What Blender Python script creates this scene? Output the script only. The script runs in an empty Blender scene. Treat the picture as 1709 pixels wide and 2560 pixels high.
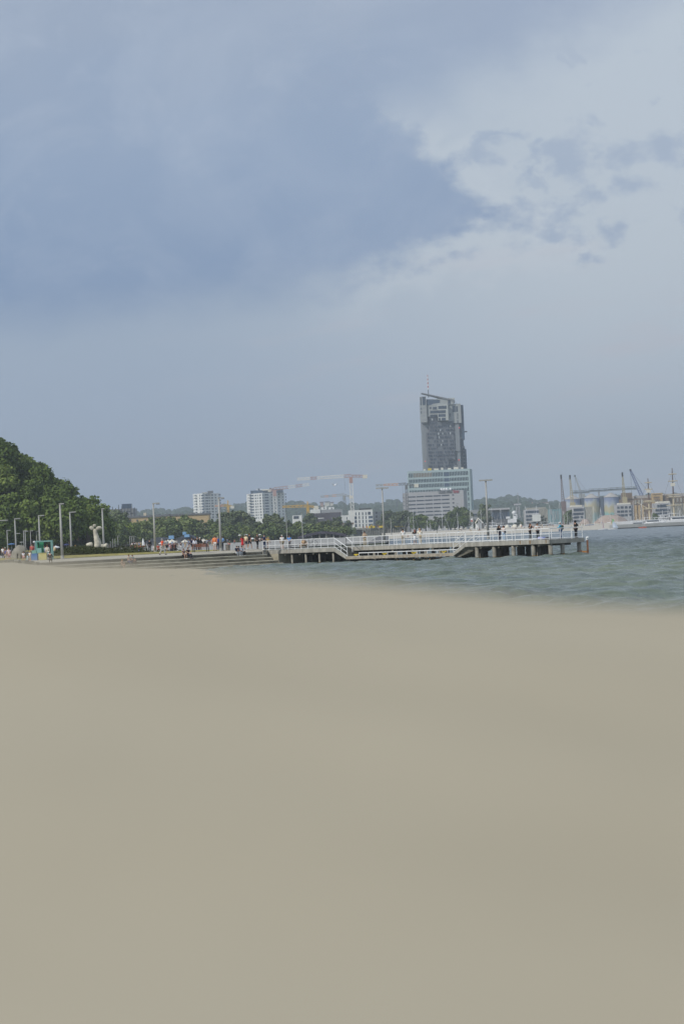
SUN_E = 2.6; EXPO = 0.14
SKY_L=(146,166,195); SKY_R=(166,182,203); SKY_UL=(150,167,190); SKY_UR=(184,194,206)
CL_LO=(120,144,178); CL_MID=(141,160,187); CL_HI=(152,166,187)
HAZE_C=(.86,.94,1.0); HAZE_D=.00016
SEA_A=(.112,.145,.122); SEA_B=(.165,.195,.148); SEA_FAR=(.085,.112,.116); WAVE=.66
import bpy, bmesh, math, random
import numpy as np
from mathutils import Vector, Matrix, noise
random.seed(7); rng = np.random.RandomState(5)
S = bpy.context.scene
C = S.collection
PI = math.pi
# ------------------------------------------------------------ camera geometry
F = 6044.0; ROLL = math.radians(2.65); CZ = 3.2; PITCH = math.atan(57.0/F)
cr, sr = math.cos(ROLL), math.sin(ROLL); cp, sp = math.cos(PITCH), math.sin(PITCH)
def P(px, py, D):
    """world point seen at photo pixel (px,py), D metres ahead"""
    u, v = px-854.5, 1280-py
    a, b = u*cr+v*sr, -u*sr+v*cr
    y = F*cp - b*sp; z = F*sp + b*cp
    k = D/y
    return Vector((a*k, D, CZ+z*k))
def G(px, z, D):
    """world point at height z, D metres ahead, in photo column px"""
    py = 1337.0
    for _ in range(6):
        q = P(px, py, D); py += (q.z-z)*F/D
    return P(px, py, D)
def PZ(px, py, z):
    """point where the sight line meets height z"""
    q = P(px, py, 100.0)
    return P(px, py, 100.0*(z-CZ)/(q.z-CZ))
# ------------------------------------------------------------ materials
MATS = {}
def mat(name, col, rough=0.8, var=0.12, scale=2.0, metal=0.0, spec=0.3, col2=None, bump=0.0, emit=None):
    key = (name, tuple(col), rough, var, scale)
    if key in MATS: return MATS[key]
    m = bpy.data.materials.new(name); m.use_nodes = True
    nt = m.node_tree; N = nt.nodes; L = nt.links
    b = N['Principled BSDF']
    b.inputs['Roughness'].default_value = rough
    b.inputs['Metallic'].default_value = metal
    b.inputs['Specular IOR Level'].default_value = spec
    tc = N.new('ShaderNodeTexCoord'); nz = N.new('ShaderNodeTexNoise')
    nz.inputs['Scale'].default_value = scale; nz.inputs['Detail'].default_value = 5
    L.new(tc.outputs['Object'], nz.inputs['Vector'])
    rp = N.new('ShaderNodeValToRGB')
    c1 = [max(0, c*(1-var)) for c in col]; c2 = list(col2) if col2 else [min(1, c*(1+var)) for c in col]
    rp.color_ramp.elements[0].position = 0.35; rp.color_ramp.elements[1].position = 0.65
    rp.color_ramp.elements[0].color = (*c1, 1); rp.color_ramp.elements[1].color = (*c2, 1)
    L.new(nz.outputs['Fac'], rp.inputs['Fac']); L.new(rp.outputs['Color'], b.inputs['Base Color'])
    if bump:
        bp = N.new('ShaderNodeBump'); bp.inputs['Distance'].default_value = bump
        L.new(nz.outputs['Fac'], bp.inputs['Height']); L.new(bp.outputs['Normal'], b.inputs['Normal'])
    if emit:
        b.inputs['Emission Color'].default_value = (*emit[:3], 1); b.inputs['Emission Strength'].default_value = emit[3]
    MATS[key] = m
    return m
def sr2(r, g, b):
    f = lambda c: (c/255/12.92) if c/255 <= 0.04045 else ((c/255+0.055)/1.055)**2.4
    return (f(r), f(g), f(b))
M = dict(
 white=mat('white_paint', (.74,.75,.75), .45, .04, 3),
 render_white=mat('white_render', (.70,.71,.70), .8, .05, .2),
 grey_render=mat('grey_render', (.42,.43,.45), .8, .06, .2),
 concrete=mat('concrete', (.27,.265,.235), .85, .28, 1.3, bump=.03),
 concrete_light=mat('light_concrete', (.36,.35,.31), .85, .15, 1.0),
 concrete_dark=mat('weathered_concrete', (.15,.145,.12), .9, .4, 1.5, bump=.03),
 galv=mat('galvanised_steel', (.36,.36,.35), .5, .08, 3, metal=.2),
 glass=mat('window_glass', (.045,.06,.085), .15, .25, .3, spec=.6),
 glass_blue=mat('blue_window_glass', (.06,.09,.14), .15, .25, .3, spec=.6),
 dark=mat('dark_metal', (.035,.037,.04), .6, .2, 3),
 wood=mat('stained_wood', (.19,.075,.045), .6, .2, 6),
 bark=mat('bark', (.07,.055,.04), .9, .3, 3),
 stone=mat('pale_stone', (.50,.47,.38), .85, .25, 2.5, bump=.05),
 yellow=mat('yellow_paint', (.65,.48,.03), .5, .08, 3),
 orange=mat('orange_paint', (.62,.27,.05), .5, .1, 3),
 rust=mat('rusty_steel', (.19,.085,.045), .8, .35, 3),
 red=mat('red_paint', (.45,.09,.07), .5, .1, 3),
 teal=mat('teal_paint', (.17,.32,.30), .5, .08, 3),
 green=mat('green_paint', (.04,.25,.13), .5, .08, 3),
 blue=mat('blue_paint', (.09,.20,.42), .5, .08, 3),
 canvas=mat('canvas', (.66,.63,.54), .9, .06, 2),
 roofgrey=mat('grey_roofing', (.13,.135,.15), .8, .15, .6),
 rubber=mat('rubber', (.02,.02,.02), .8, .1, 4),
)
# ------------------------------------------------------------ object helpers
def tag(o, label=None, cat=None, group=None, kind=None):
    if label: o['label'] = label
    if cat: o['category'] = cat
    if group: o['group'] = group
    if kind: o['kind'] = kind
    return o
def empty(name, loc, label, cat, group=None, rz=0):
    o = bpy.data.objects.new(name, None); C.objects.link(o)
    o.location = loc; o.rotation_euler = (0, 0, rz); o.empty_display_size = .5
    return tag(o, label, cat, group)
def link_mesh(name, me, m, parent=None):
    o = bpy.data.objects.new(name, me); C.objects.link(o)
    if m is not None and not me.materials:
        me.materials.append(m)
    if parent is not None: o.parent = parent
    return o
class MB:
    def __init__(s): s.v = []; s.f = []; s.mi = []; s.cur = 0
    def add(s, vs, fs):
        n = len(s.v); s.v += [tuple(v) for v in vs]; s.f += [tuple(i+n for i in f) for f in fs]; s.mi += [s.cur]*len(fs)
        return s
    def box(s, x0, y0, z0, x1, y1, z1):
        x0, x1 = sorted((x0, x1)); y0, y1 = sorted((y0, y1)); z0, z1 = sorted((z0, z1))
        return s.add([(x0,y0,z0),(x1,y0,z0),(x1,y1,z0),(x0,y1,z0),(x0,y0,z1),(x1,y0,z1),(x1,y1,z1),(x0,y1,z1)],
            [(0,3,2,1),(4,5,6,7),(0,1,5,4),(1,2,6,5),(2,3,7,6),(3,0,4,7)])
    def bar(s, a, b, w, h=None, up=(0,0,1)):
        """square bar a->b"""
        h = h or w; a = Vector(a); b = Vector(b); d = (b-a)
        if d.length < 1e-6: return s
        d.normalize(); up = Vector(up)
        if abs(d.dot(up)) > .98: up = Vector((0,1,0))
        x = d.cross(up).normalized()*w/2; y = x.cross(d).normalized()*h/2
        return s.add([a-x-y,a+x-y,a+x+y,a-x+y,b-x-y,b+x-y,b+x+y,b-x+y],
            [(0,3,2,1),(4,5,6,7),(0,1,5,4),(1,2,6,5),(2,3,7,6),(3,0,4,7)])
    def tube(s, pts, rads, n=8, cap=True):
        pts = [Vector(p) for p in pts]
        if not hasattr(rads, '__len__'): rads = [rads]*len(pts)
        base = len(s.v); vs = []; fs = []
        for i, p in enumerate(pts):
            d = (pts[min(i+1, len(pts)-1)]-pts[max(i-1, 0)]).normalized()
            up = Vector((0,0,1)) if abs(d.z) < .95 else Vector((0,1,0))
            x = d.cross(up).normalized(); y = x.cross(d).normalized()
            for k in range(n):
                t = 2*PI*k/n; vs.append(p+x*math.cos(t)*rads[i]+y*math.sin(t)*rads[i])
        for i in range(len(pts)-1):
            for k in range(n):
                k2 = (k+1) % n
                fs.append((i*n+k, i*n+k2, (i+1)*n+k2, (i+1)*n+k))
        if cap:
            fs.append(tuple(reversed(range(n)))); fs.append(tuple(range((len(pts)-1)*n, len(pts)*n)))
        return s.add(vs, fs)
    def prism(s, poly, z0, z1):
        """vertical prism over xy polygon (counter-clockwise)"""
        n = len(poly)
        vs = [(p[0],p[1],z0) for p in poly]+[(p[0],p[1],z1) for p in poly]
        fs = [tuple(reversed(range(n))), tuple(range(n, 2*n))]+[(i,(i+1)%n,n+(i+1)%n,n+i) for i in range(n)]
        return s.add(vs, fs)
    def extr(s, poly, d):
        """extrude 3d polygon by vector d"""
        n = len(poly); d = Vector(d)
        vs = [Vector(p) for p in poly]; vs += [p+d for p in vs]
        fs = [tuple(range(n)), tuple(reversed(range(n, 2*n)))]+[(i,n+i,n+(i+1)%n,(i+1)%n) for i in range(n)]
        return s.add(vs, fs)
    def ell(s, c, r, n=12, m=8, jit=0.0, z0=-1.0):
        """ellipsoid; z0 cuts the bottom"""
        c = Vector(c); vs = []; fs = []
        for j in range(m+1):
            t = -PI/2+PI*j/m
            zz = max(math.sin(t), z0)
            for k in range(n):
                a = 2*PI*k/n; q = Vector((math.cos(a)*math.cos(t), math.sin(a)*math.cos(t), zz))
                f = 1+jit*noise.noise(q*2.3+c)
                vs.append((c.x+q.x*r[0]*f, c.y+q.y*r[1]*f, c.z+q.z*r[2]*f))
        for j in range(m):
            for k in range(n):
                k2 = (k+1) % n; fs.append((j*n+k, j*n+k2, (j+1)*n+k2, (j+1)*n+k))
        return s.add(vs, fs)
    def pb(s, tl, br, D, depth):
        """axis-aligned box whose front shows between photo pixels tl and br, at distance D"""
        a = P(*tl, D); b = P(*br, D)
        return s.box(a.x, D, b.z, b.x, D+depth, a.z)
    def mesh(s, name, off=(0,0,0)):
        me = bpy.data.meshes.new(name); ox, oy, oz = off
        me.from_pydata([(x-ox, y-oy, z-oz) for x, y, z in s.v], [], s.f); me.update()
        return me
    def build(s, name, m, parent=None, off=None, smooth=False):
        if off is None: off = parent.location if parent is not None else (0,0,0)
        me = s.mesh(name, off)
        if isinstance(m, (list, tuple)):
            for q in m: me.materials.append(q)
            me.polygons.foreach_set('material_index', s.mi)
        else: me.materials.append(m)
        if smooth: me.polygons.foreach_set('use_smooth', [True]*len(me.polygons))
        bm = bmesh.new(); bm.from_mesh(me); bmesh.ops.recalc_face_normals(bm, faces=bm.faces); bm.to_mesh(me); bm.free()
        o = bpy.data.objects.new(name, me); C.objects.link(o)
        if parent is not None: o.parent = parent
        else: o.location = off
        return o
def kids(o): return list(o.children)
def copy_tree(o, loc=None, rz=None, label=None, parent=None, scale=None):
    c = o.copy(); C.objects.link(c)
    if parent is not None: c.parent = parent
    if loc is not None: c.location = loc
    if rz is not None: c.rotation_euler = (0,0,rz)
    if scale is not None: c.scale = scale
    if label: c['label'] = label
    for ch in kids(o): copy_tree(ch, parent=c)
    return c
# ------------------------------------------------------------ camera
cam = bpy.data.cameras.new('camera'); co = bpy.data.objects.new('camera', cam); C.objects.link(co)
R_, U_, Fw = Vector((1,0,0)), Vector((0,-sp,cp)), Vector((0,cp,sp))
cx = cr*R_-sr*U_; cy = sr*R_+cr*U_; cz = -Fw
mt = Matrix((cx, cy, cz)).transposed().to_4x4(); mt.translation = (0,0,CZ)
co.matrix_world = mt
cam.sensor_fit = 'VERTICAL'; cam.sensor_height = 36.0; cam.sensor_width = 24.0; cam.lens = F*36.0/2560
cam.clip_start = .1; cam.clip_end = 30000
cam.dof.use_dof = True; cam.dof.focus_distance = 420; cam.dof.aperture_fstop = 1.3
S.camera = co
# ------------------------------------------------------------ world, sun
SUN = Vector((-.60,-.50,.62)).normalized()
sl = bpy.data.lights.new('sun','SUN'); so = bpy.data.objects.new('sun', sl); C.objects.link(so)
so.rotation_euler = SUN.to_track_quat('Z','Y').to_euler(); so.location = (0,0,300)
sl.energy = SUN_E; sl.angle = math.radians(1.5); sl.color = (1.0,.95,.86)
W = bpy.data.worlds.new('World'); S.world = W; W.use_nodes = True
nt = W.node_tree; N = nt.nodes; L = nt.links; N.clear()
out = N.new('ShaderNodeOutputWorld'); bg = N.new('ShaderNodeBackground'); bg.inputs['Strength'].default_value = .1
L.new(bg.outputs[0], out.inputs[0])
def val(x):
    n = N.new('ShaderNodeValue'); n.outputs[0].default_value = x; return n.outputs[0]
def mth(op, a, b=0.0, c=0.0, clamp=False):
    n = N.new('ShaderNodeMath'); n.operation = op; n.use_clamp = clamp
    for i, x in enumerate((a, b, c)):
        if isinstance(x, (int, float)): n.inputs[i].default_value = x
        else: L.new(x, n.inputs[i])
    return n.outputs[0]
def mixc(f, a, b):
    n = N.new('ShaderNodeMix'); n.data_type = 'RGBA'
    for i, x in ((0,f),(6,a),(7,b)):
        if isinstance(x, (int,float)): n.inputs[i].default_value = x
        elif isinstance(x, tuple): n.inputs[i].default_value = (*[c*10 for c in x], 1)
        else: L.new(x, n.inputs[i])
    return n.outputs[2]
def sstep(x, lo, hi):
    n = N.new('ShaderNodeMapRange'); n.interpolation_type = 'SMOOTHSTEP'
    L.new(x, n.inputs[0]); n.inputs[1].default_value = lo; n.inputs[2].default_value = hi
    return n.outputs[0]
def nse(vec, scale, detail=6, rough=.55, dist=0.0):
    n = N.new('ShaderNodeTexNoise'); L.new(vec, n.inputs['Vector'])
    n.inputs['Scale'].default_value = scale; n.inputs['Detail'].default_value = detail
    n.inputs['Roughness'].default_value = rough; n.inputs['Distortion'].default_value = dist
    return n.outputs['Fac']
sky = N.new('ShaderNodeTexSky'); sky.sky_type = 'NISHITA'; sky.sun_disc = False
sky.sun_elevation = math.asin(SUN.z); sky.sun_rotation = math.atan2(SUN.x, SUN.y); sky.air_density = 1.4; sky.dust_density = 2.0
tc = N.new('ShaderNodeTexCoord'); sx = N.new('ShaderNodeSeparateXYZ'); L.new(tc.outputs['Generated'], sx.inputs[0])
az = mth('ARCTAN2', sx.outputs[0], sx.outputs[1]); el = mth('ARCSINE', sx.outputs[2])
cv = N.new('ShaderNodeCombineXYZ'); L.new(az, cv.inputs[0]); L.new(mth('MULTIPLY', el, 1.5), cv.inputs[1])
v = cv.outputs[0]
n1 = mth('SUBTRACT', nse(v, 14, 8, .62, .3), .5); n2 = mth('SUBTRACT', nse(v, 55, 6, .6), .5)
side = mth('ADD', .22, mth('MULTIPLY', sstep(az, -.03, .045), .78))
nn = mth('MULTIPLY', mth('ADD', mth('MULTIPLY', n1, .075), mth('MULTIPLY', n2, .042)), side)
L1 = mth('ADD', .096, mth('MULTIPLY', az, .08)); 
L1 = mth('MAXIMUM', L1, mth('ADD', .098, mth('MULTIPLY', mth('SUBTRACT', az, .0035), .30)))
dA = mth('MINIMUM', mth('SUBTRACT', el, L1), mth('SUBTRACT', mth('ADD', .084, mth('MULTIPLY', mth('SUBTRACT', el, .122), -.95)), az))
dB = mth('SUBTRACT', el, mth('ADD', .163, mth('MULTIPLY', mth('SUBTRACT', az, .031), .42)))
soft_e = mth('SUBTRACT', 1.0, sstep(az, -.03, .04))
d_n = mth('ADD', dA, nn)
edge = sstep(mth('DIVIDE', d_n, mth('ADD', 1.0, mth('MULTIPLY', soft_e, .6))), -.005, .014)
soft = sstep(mth('ADD', dB, mth('MULTIPLY', nn, .5)), -.016, .030)
cloud = mth('MAXIMUM', edge, soft)
# small loose clouds to the right
isl = mth('ADD', mth('MULTIPLY', nse(v, 38, 7, .6, .4), 1.0), mth('MULTIPLY', n1, .25))
win = mth('MULTIPLY', sstep(el, .105, .135), sstep(az, .05, .09))
small = mth('MULTIPLY', sstep(isl, .57, .66), win)
small = mth('MULTIPLY', small, .45)
wob = nse(v, 60, 5, .6)
blobs = None
wn = N.new('ShaderNodeTexNoise'); L.new(v, wn.inputs['Vector']); wn.inputs['Scale'].default_value = 34; wn.inputs['Detail'].default_value = 7; wn.inputs['Roughness'].default_value = .62
wsp = N.new('ShaderNodeSeparateColor'); L.new(wn.outputs['Color'], wsp.inputs[0])
wa = mth('ADD', az, mth('MULTIPLY', mth('SUBTRACT', wsp.outputs[0], .5), .055)); we = mth('ADD', el, mth('MULTIPLY', mth('SUBTRACT', wsp.outputs[1], .5), .040))
for bx, by, brx, bry in ((1445,395,52,62),(1505,505,88,34),(1310,500,46,27),(1400,575,60,30),(1530,575,46,26),(1480,642,52,13),(1665,375,78,66),(1335,420,22,50),(1200,395,55,52),(1235,340,58,16),(1150,415,56,40),(1215,520,44,30)):
    q = P(bx, by, 1000.0)-Vector((0,0,CZ)); qa = math.atan2(q.x, q.y); qe = math.asin(q.normalized().z)
    dx_ = mth('MULTIPLY', mth('SUBTRACT', wa, qa), F/brx); dy_ = mth('MULTIPLY', mth('SUBTRACT', we, qe), F/bry)
    dd = mth('SUBTRACT', 1.0, mth('SQRT', mth('ADD', mth('MULTIPLY', dx_, dx_), mth('MULTIPLY', dy_, dy_))))
    blobs = dd if blobs is None else mth('MAXIMUM', blobs, dd)
bl_d = mth('ADD', blobs, mth('ADD', mth('MULTIPLY', n1, 4.5), mth('MULTIPLY', n2, 4.5)))
small = mth('MAXIMUM', small, mth('MULTIPLY', sstep(bl_d, -.2, 1.3), .62))
cloud = mth('MAXIMUM', cloud, small)
# base sky
low = sstep(el, .0, .12)
rgt = sstep(az, -.10, .12)
base = mixc(rgt, sr2(*SKY_L), sr2(*SKY_R))
upper = mixc(rgt, sr2(*SKY_UL), sr2(*SKY_UR))
base = mixc(low, base, upper)
streak_v = N.new('ShaderNodeCombineXYZ'); L.new(az, streak_v.inputs[0]); L.new(mth('MULTIPLY', mth('SUBTRACT', el, mth('MULTIPLY', az, .12)), 5.0), streak_v.inputs[1])
st = sstep(nse(streak_v.outputs[0], 11, 5, .55), .5, .72)
stm = mth('MULTIPLY', mth('MULTIPLY', st, .45), mth('MULTIPLY', sstep(az, -.12, .04), mth('SUBTRACT', 1.0, sstep(el, .10, .14))))
base = mixc(stm, base, sr2(186,184,196))
base = mixc(.08, base, sky.outputs[0])
# cloud shade: deeper blue at its base, paler above
cb = sstep(mth('ADD', el, mth('MULTIPLY', n1, .05)), .09, .17)
cc = mixc(cb, sr2(*CL_LO), sr2(*CL_MID))
cc = mixc(sstep(mth('ADD', el, mth('MULTIPLY', n1, .06)), .15, .24), cc, sr2(*CL_HI))
n3 = mth('SUBTRACT', nse(v, 7, 8, .6, .8), .47)
cc = mixc(mth('MULTIPLY', n3, 1.9, clamp=True), cc, sr2(176,188,205))
cc = mixc(mth('MULTIPLY', mth('SUBTRACT', nse(v, 24, 7, .62, .5), .52), 1.2, clamp=True), cc, sr2(182,192,207))
cc = mixc(mth('MULTIPLY', sstep(az, .0, .13), .4), cc, sr2(156,170,194))
rim = mth('MULTIPLY', mth('MULTIPLY', sstep(mth('ADD', dA, nn), -.02, -.003), sstep(az, -.02, .03)), .35)
base = mixc(rim, base, sr2(196,204,212))
fin = mixc(cloud, base, cc)
# away from the photographed part of the sky: the same broken cloud all round
far = sstep(mth('ABSOLUTE', az), .35, .7)
rnd = sstep(nse(tc.outputs['Generated'], 2.2, 7, .6), .42, .62)
gen = mixc(rnd, sr2(*SKY_UR), sr2(*CL_MID))
fin = mixc(mth('MAXIMUM', far, sstep(el, .30, .5)), fin, gen)
L.new(fin, bg.inputs[0])
S.view_settings.view_transform = 'Standard'; S.view_settings.look = 'None'; S.view_settings.exposure = EXPO; S.view_settings.gamma = 1
# ------------------------------------------------------------ haze
hz = MB().box(-2600, -60, -6, 2600, 7400, 260)
hm = bpy.data.materials.new('haze_air'); hm.use_nodes = True; hn = hm.node_tree; hn.nodes.clear()
ho = hn.nodes.new('ShaderNodeOutputMaterial'); hv = hn.nodes.new('ShaderNodeVolumePrincipled')
hv.inputs['Color'].default_value = (*HAZE_C, 1); hv.inputs['Density'].default_value = HAZE_D; hv.inputs['Anisotropy'].default_value = .2
hn.links.new(hv.outputs[0], ho.inputs['Volume'])
if HAZE_D > 0:
    o = hz.build('haze', hm); tag(o, kind='stuff', label='thin blue haze in the air over the bay', cat='haze')
# ------------------------------------------------------------ foreground beach
def sheet(name, xs, ys, zf, m, kind='structure', smooth=True):
    X, Y = np.meshgrid(xs, ys); Z = zf(X, Y)
    nx, ny = len(xs), len(ys)
    co_ = np.stack([X, Y, Z], -1).reshape(-1, 3)
    idx = np.arange(nx*ny).reshape(ny, nx)
    q = np.stack([idx[:-1,:-1], idx[:-1,1:], idx[1:,1:], idx[1:,:-1]], -1).reshape(-1)
    me = bpy.data.meshes.new(name)
    me.vertices.add(nx*ny); me.vertices.foreach_set('co', co_.reshape(-1).astype(np.float32))
    nf = (nx-1)*(ny-1); me.loops.add(nf*4); me.polygons.add(nf)
    me.loops.foreach_set('vertex_index', q.astype(np.int32))
    me.polygons.foreach_set('loop_start', np.arange(0, nf*4, 4, dtype=np.int32)); me.update(calc_edges=True)
    me.polygons.foreach_set('use_smooth', [smooth]*nf)
    o = bpy.data.objects.new(name, me); C.objects.link(o); me.materials.append(m)
    o['kind'] = kind
    return o
AZ = [-1.5,-.5,-.138,-.09,-.034,.04,.098,.141,.5,1.5]; AG = [.0,.003,.0050,.0081,.015,.0238,.0316,.0372,.06,.07]
YC = 6.5
def shore(y): return np.interp(y, [0,40,100,268], [9,5,-1,-14])
def zsand(X, Y):
    crest = CZ - YC*np.interp(X/YC, AZ, AG)
    near = crest - 1.1*np.clip((YC-Y)/YC, 0, 1.6)**1.6
    xs = shore(Y)
    zf = (xs-X)*.05 + .14*np.tanh((xs-X)*.6) + np.clip(-29-X, 0, 99)*.12
    zf = np.clip(zf, -1.2, np.where(Y > 200, 1.93, 1.7))
    t = np.clip((Y-YC)/38, 0, 1)**.8
    farz = crest + (zf-crest)*t
    z = np.where(Y < YC, near, farz)
    return z + .008*np.sin(X*5.1+Y*2.3)*np.sin(Y*4.3-X)*(Y < 40)
sand = mat('beach_sand', (.400,.355,.268), .95, .0, .8, col2=(.418,.374,.286), bump=.02, spec=.02)
xs = np.concatenate([np.linspace(-75,-12,40), np.linspace(-11.5,11.5,140), np.linspace(12,40,20)])
ys = np.concatenate([np.linspace(-9,16,150), np.linspace(16.5,60,50), np.linspace(61,262,90)])
o = sheet('beach', xs, ys, zsand, sand)
# ------------------------------------------------------------ ground sheet and sea
sea_m = bpy.data.materials.new('sea_water'); sea_m.use_nodes = True; nt = sea_m.node_tree; N = nt.nodes; L = nt.links
b = N['Principled BSDF']; b.inputs['Roughness'].default_value = .22; b.inputs['IOR'].default_value = 1.33
tc = N.new('ShaderNodeTexCoord'); mp = N.new('ShaderNodeMapping'); mp.inputs['Scale'].default_value = (1,1,1); L.new(tc.outputs['Object'], mp.inputs[0])
na = N.new('ShaderNodeTexNoise'); na.inputs['Scale'].default_value = .8; na.inputs['Detail'].default_value = 6; L.new(mp.outputs[0], na.inputs['Vector'])
mpb = N.new('ShaderNodeMapping'); mpb.inputs['Scale'].default_value = (.06,.16,1); L.new(tc.outputs['Object'], mpb.inputs[0]); nbb = N.new('ShaderNodeTexNoise'); nbb.inputs['Scale'].default_value = 1; nbb.inputs['Detail'].default_value = 5; L.new(mpb.outputs[0], nbb.inputs['Vector']); sm_ = N.new('ShaderNodeMath'); sm_.operation = 'MULTIPLY_ADD'; L.new(nbb.outputs['Fac'], sm_.inputs[0]); sm_.inputs[1].default_value = 3.0; L.new(na.outputs['Fac'], sm_.inputs[2])
bp = N.new('ShaderNodeBump'); bp.inputs['Distance'].default_value = .45; bp.inputs['Strength'].default_value = .8; L.new(sm_.outputs[0], bp.inputs['Height']); L.new(bp.outputs[0], b.inputs['Normal'])
mp2 = N.new('ShaderNodeMapping'); mp2.inputs['Scale'].default_value = (.02,.05,1); L.new(tc.outputs['Object'], mp2.inputs[0])
nb = N.new('ShaderNodeTexNoise'); nb.inputs['Scale'].default_value = 1.0; nb.inputs['Detail'].default_value = 6; L.new(mp2.outputs[0], nb.inputs['Vector'])
rp = N.new('ShaderNodeValToRGB'); rp.color_ramp.elements[0].position = .35; rp.color_ramp.elements[1].position = .7
rp.color_ramp.elements[0].color = (*SEA_A,1); rp.color_ramp.elements[1].color = (*SEA_B,1)
L.new(nb.outputs['Fac'], rp.inputs[0])
sep = N.new('ShaderNodeSeparateXYZ'); L.new(tc.outputs['Object'], sep.inputs[0])
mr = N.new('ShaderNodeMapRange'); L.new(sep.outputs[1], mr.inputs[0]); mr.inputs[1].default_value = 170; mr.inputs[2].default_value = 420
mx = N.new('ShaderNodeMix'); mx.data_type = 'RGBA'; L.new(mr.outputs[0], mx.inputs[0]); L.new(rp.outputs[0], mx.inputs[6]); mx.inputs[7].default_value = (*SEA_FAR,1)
# foam flecks on the crests
mp3 = N.new('ShaderNodeMapping'); mp3.inputs['Scale'].default_value = (.35,1,1); L.new(tc.outputs['Object'], mp3.inputs[0])
nf = N.new('ShaderNodeTexNoise'); nf.inputs['Scale'].default_value = .45; nf.inputs['Detail'].default_value = 7; L.new(mp3.outputs[0], nf.inputs['Vector'])
mz = N.new('ShaderNodeMapRange'); L.new(sep.outputs[2], mz.inputs[0]); mz.inputs[1].default_value = .30; mz.inputs[2].default_value = .75
ad = N.new('ShaderNodeMath'); ad.operation = 'MULTIPLY'; L.new(mz.outputs[0], ad.inputs[0]); L.new(nf.outputs['Fac'], ad.inputs[1])
fr = N.new('ShaderNodeMapRange'); L.new(ad.outputs[0], fr.inputs[0]); fr.inputs[1].default_value = .40; fr.inputs[2].default_value = .5
mf = N.new('ShaderNodeMix'); mf.data_type = 'RGBA'; L.new(fr.outputs[0], mf.inputs[0]); L.new(mx.outputs[2], mf.inputs[6]); mf.inputs[7].default_value = (.5,.54,.53,1)
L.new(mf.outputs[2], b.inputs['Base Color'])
wv = []
for i in range(70):
    lam = 1.1*(9/1.1)**(rng.rand()**1.5); th = rng.normal(-1.25, .55); k = 2*PI/lam
    wv.append((k*math.cos(th), k*math.sin(th), rng.rand()*2*PI, 0.0125*lam**.62))
def zsea(X, Y):
    fade = np.clip((640-Y)/260, 0, 1)*np.clip((X+70)/20, 0, 1)*np.clip((150-X)/40, 0, 1)
    Z = np.zeros_like(X)
    for kx, ky, ph, a in wv: 
        s = np.sin(kx*X+ky*Y+ph); Z += a*(s+.35*s*np.abs(s))
    return Z*fade*WAVE
xs = np.concatenate([np.linspace(-2600,-90,8), np.linspace(-50,92,330), np.linspace(100,190,26), np.linspace(260,2600,8)])
ys = np.concatenate([np.linspace(14,71,120), np.linspace(72,430,900), np.linspace(431,640,210), np.linspace(660,1300,20), np.linspace(1500,9000,8)])
sheet('water', xs, ys, zsea, sea_m)
gm = mat('ground_soil', (.10,.095,.06), .95, .2, .1)
MB().add([(-9000,-500,-3),(9000,-500,-3),(9000,12000,-3),(-9000,12000,-3)], [(0,1,2,3)]).build('ground', gm)['kind'] = 'structure'
# city land
land = [(-2600,290),(-30,290),(-9.5,287),(5.2,300),(18.6,1100),(18.6,1620),(2600,1620),(2600,7300),(-2600,7300)]
MB().prism(land, -3, 1.94).build('city_ground', mat('city_ground', (.16,.17,.11), .95, .3, .03))['kind'] = 'structure'
plz = [(-85,288.5),(-9.3,287.2),(5.0,300.5),(17.6,1040),(-200,1040)]
MB().prism(plz, 1.95, 2.0).build('plaza', mat('plaza_paving', (.34,.335,.32), .9, .06, .15, spec=.03))['kind'] = 'structure'
MB().prism([G(915,2,306)[:2], G(969,2,303)[:2], G(972,2,1030)[:2], G(948,2,1030)[:2]], 2.004, 2.01).build('dark_plaza_strip', mat('dark_strip_paving', (.17,.17,.175), .9, .1, .3, spec=.03))['kind'] = 'structure'  # darker strip laid just above the plaza along its seaward edge
# apron and lawn in front of the plaza
Fa, Fb = G(-30,1.72,254), G(655,1.72,280)
La, Lb = G(-60,2.0,264), G(662,2.0,286)
fd = (Fb-Fa).normalized(); fn = Vector((fd.y,-fd.x,0))
MB().extr([Fa,Fb,Lb,La], (0,0,-1)).build('promenade', mat('promenade_paving', (.43,.40,.335), .9, .08, 1.2, spec=.02))['kind'] = 'structure'
lawn_m = mat('dry_lawn', (.27,.25,.085), .95, .25, .8, col2=(.40,.34,.13), spec=.02)
l0, l1 = G(70,2.0,267.5), G(575,2.0,283.3)
dl = (l1-l0).normalized(); n2_ = Vector((-dl.y, dl.x, 0))
MB().add([l0+Vector((0,0,.03)), l1+Vector((0,0,.03)), l1+n2_*5+Vector((0,0,.17)), l0+n2_*7+Vector((0,0,.36)), l1+n2_*9+Vector((0,0,.0)), l0+n2_*14+Vector((0,0,.1)), l0+Vector((-6,0,-.05)), l0+Vector((-6,12,.1))], [(0,1,2,3),(3,2,4,5),(6,0,3,7)]).build('lawn', lawn_m)['kind'] = 'structure'
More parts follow.
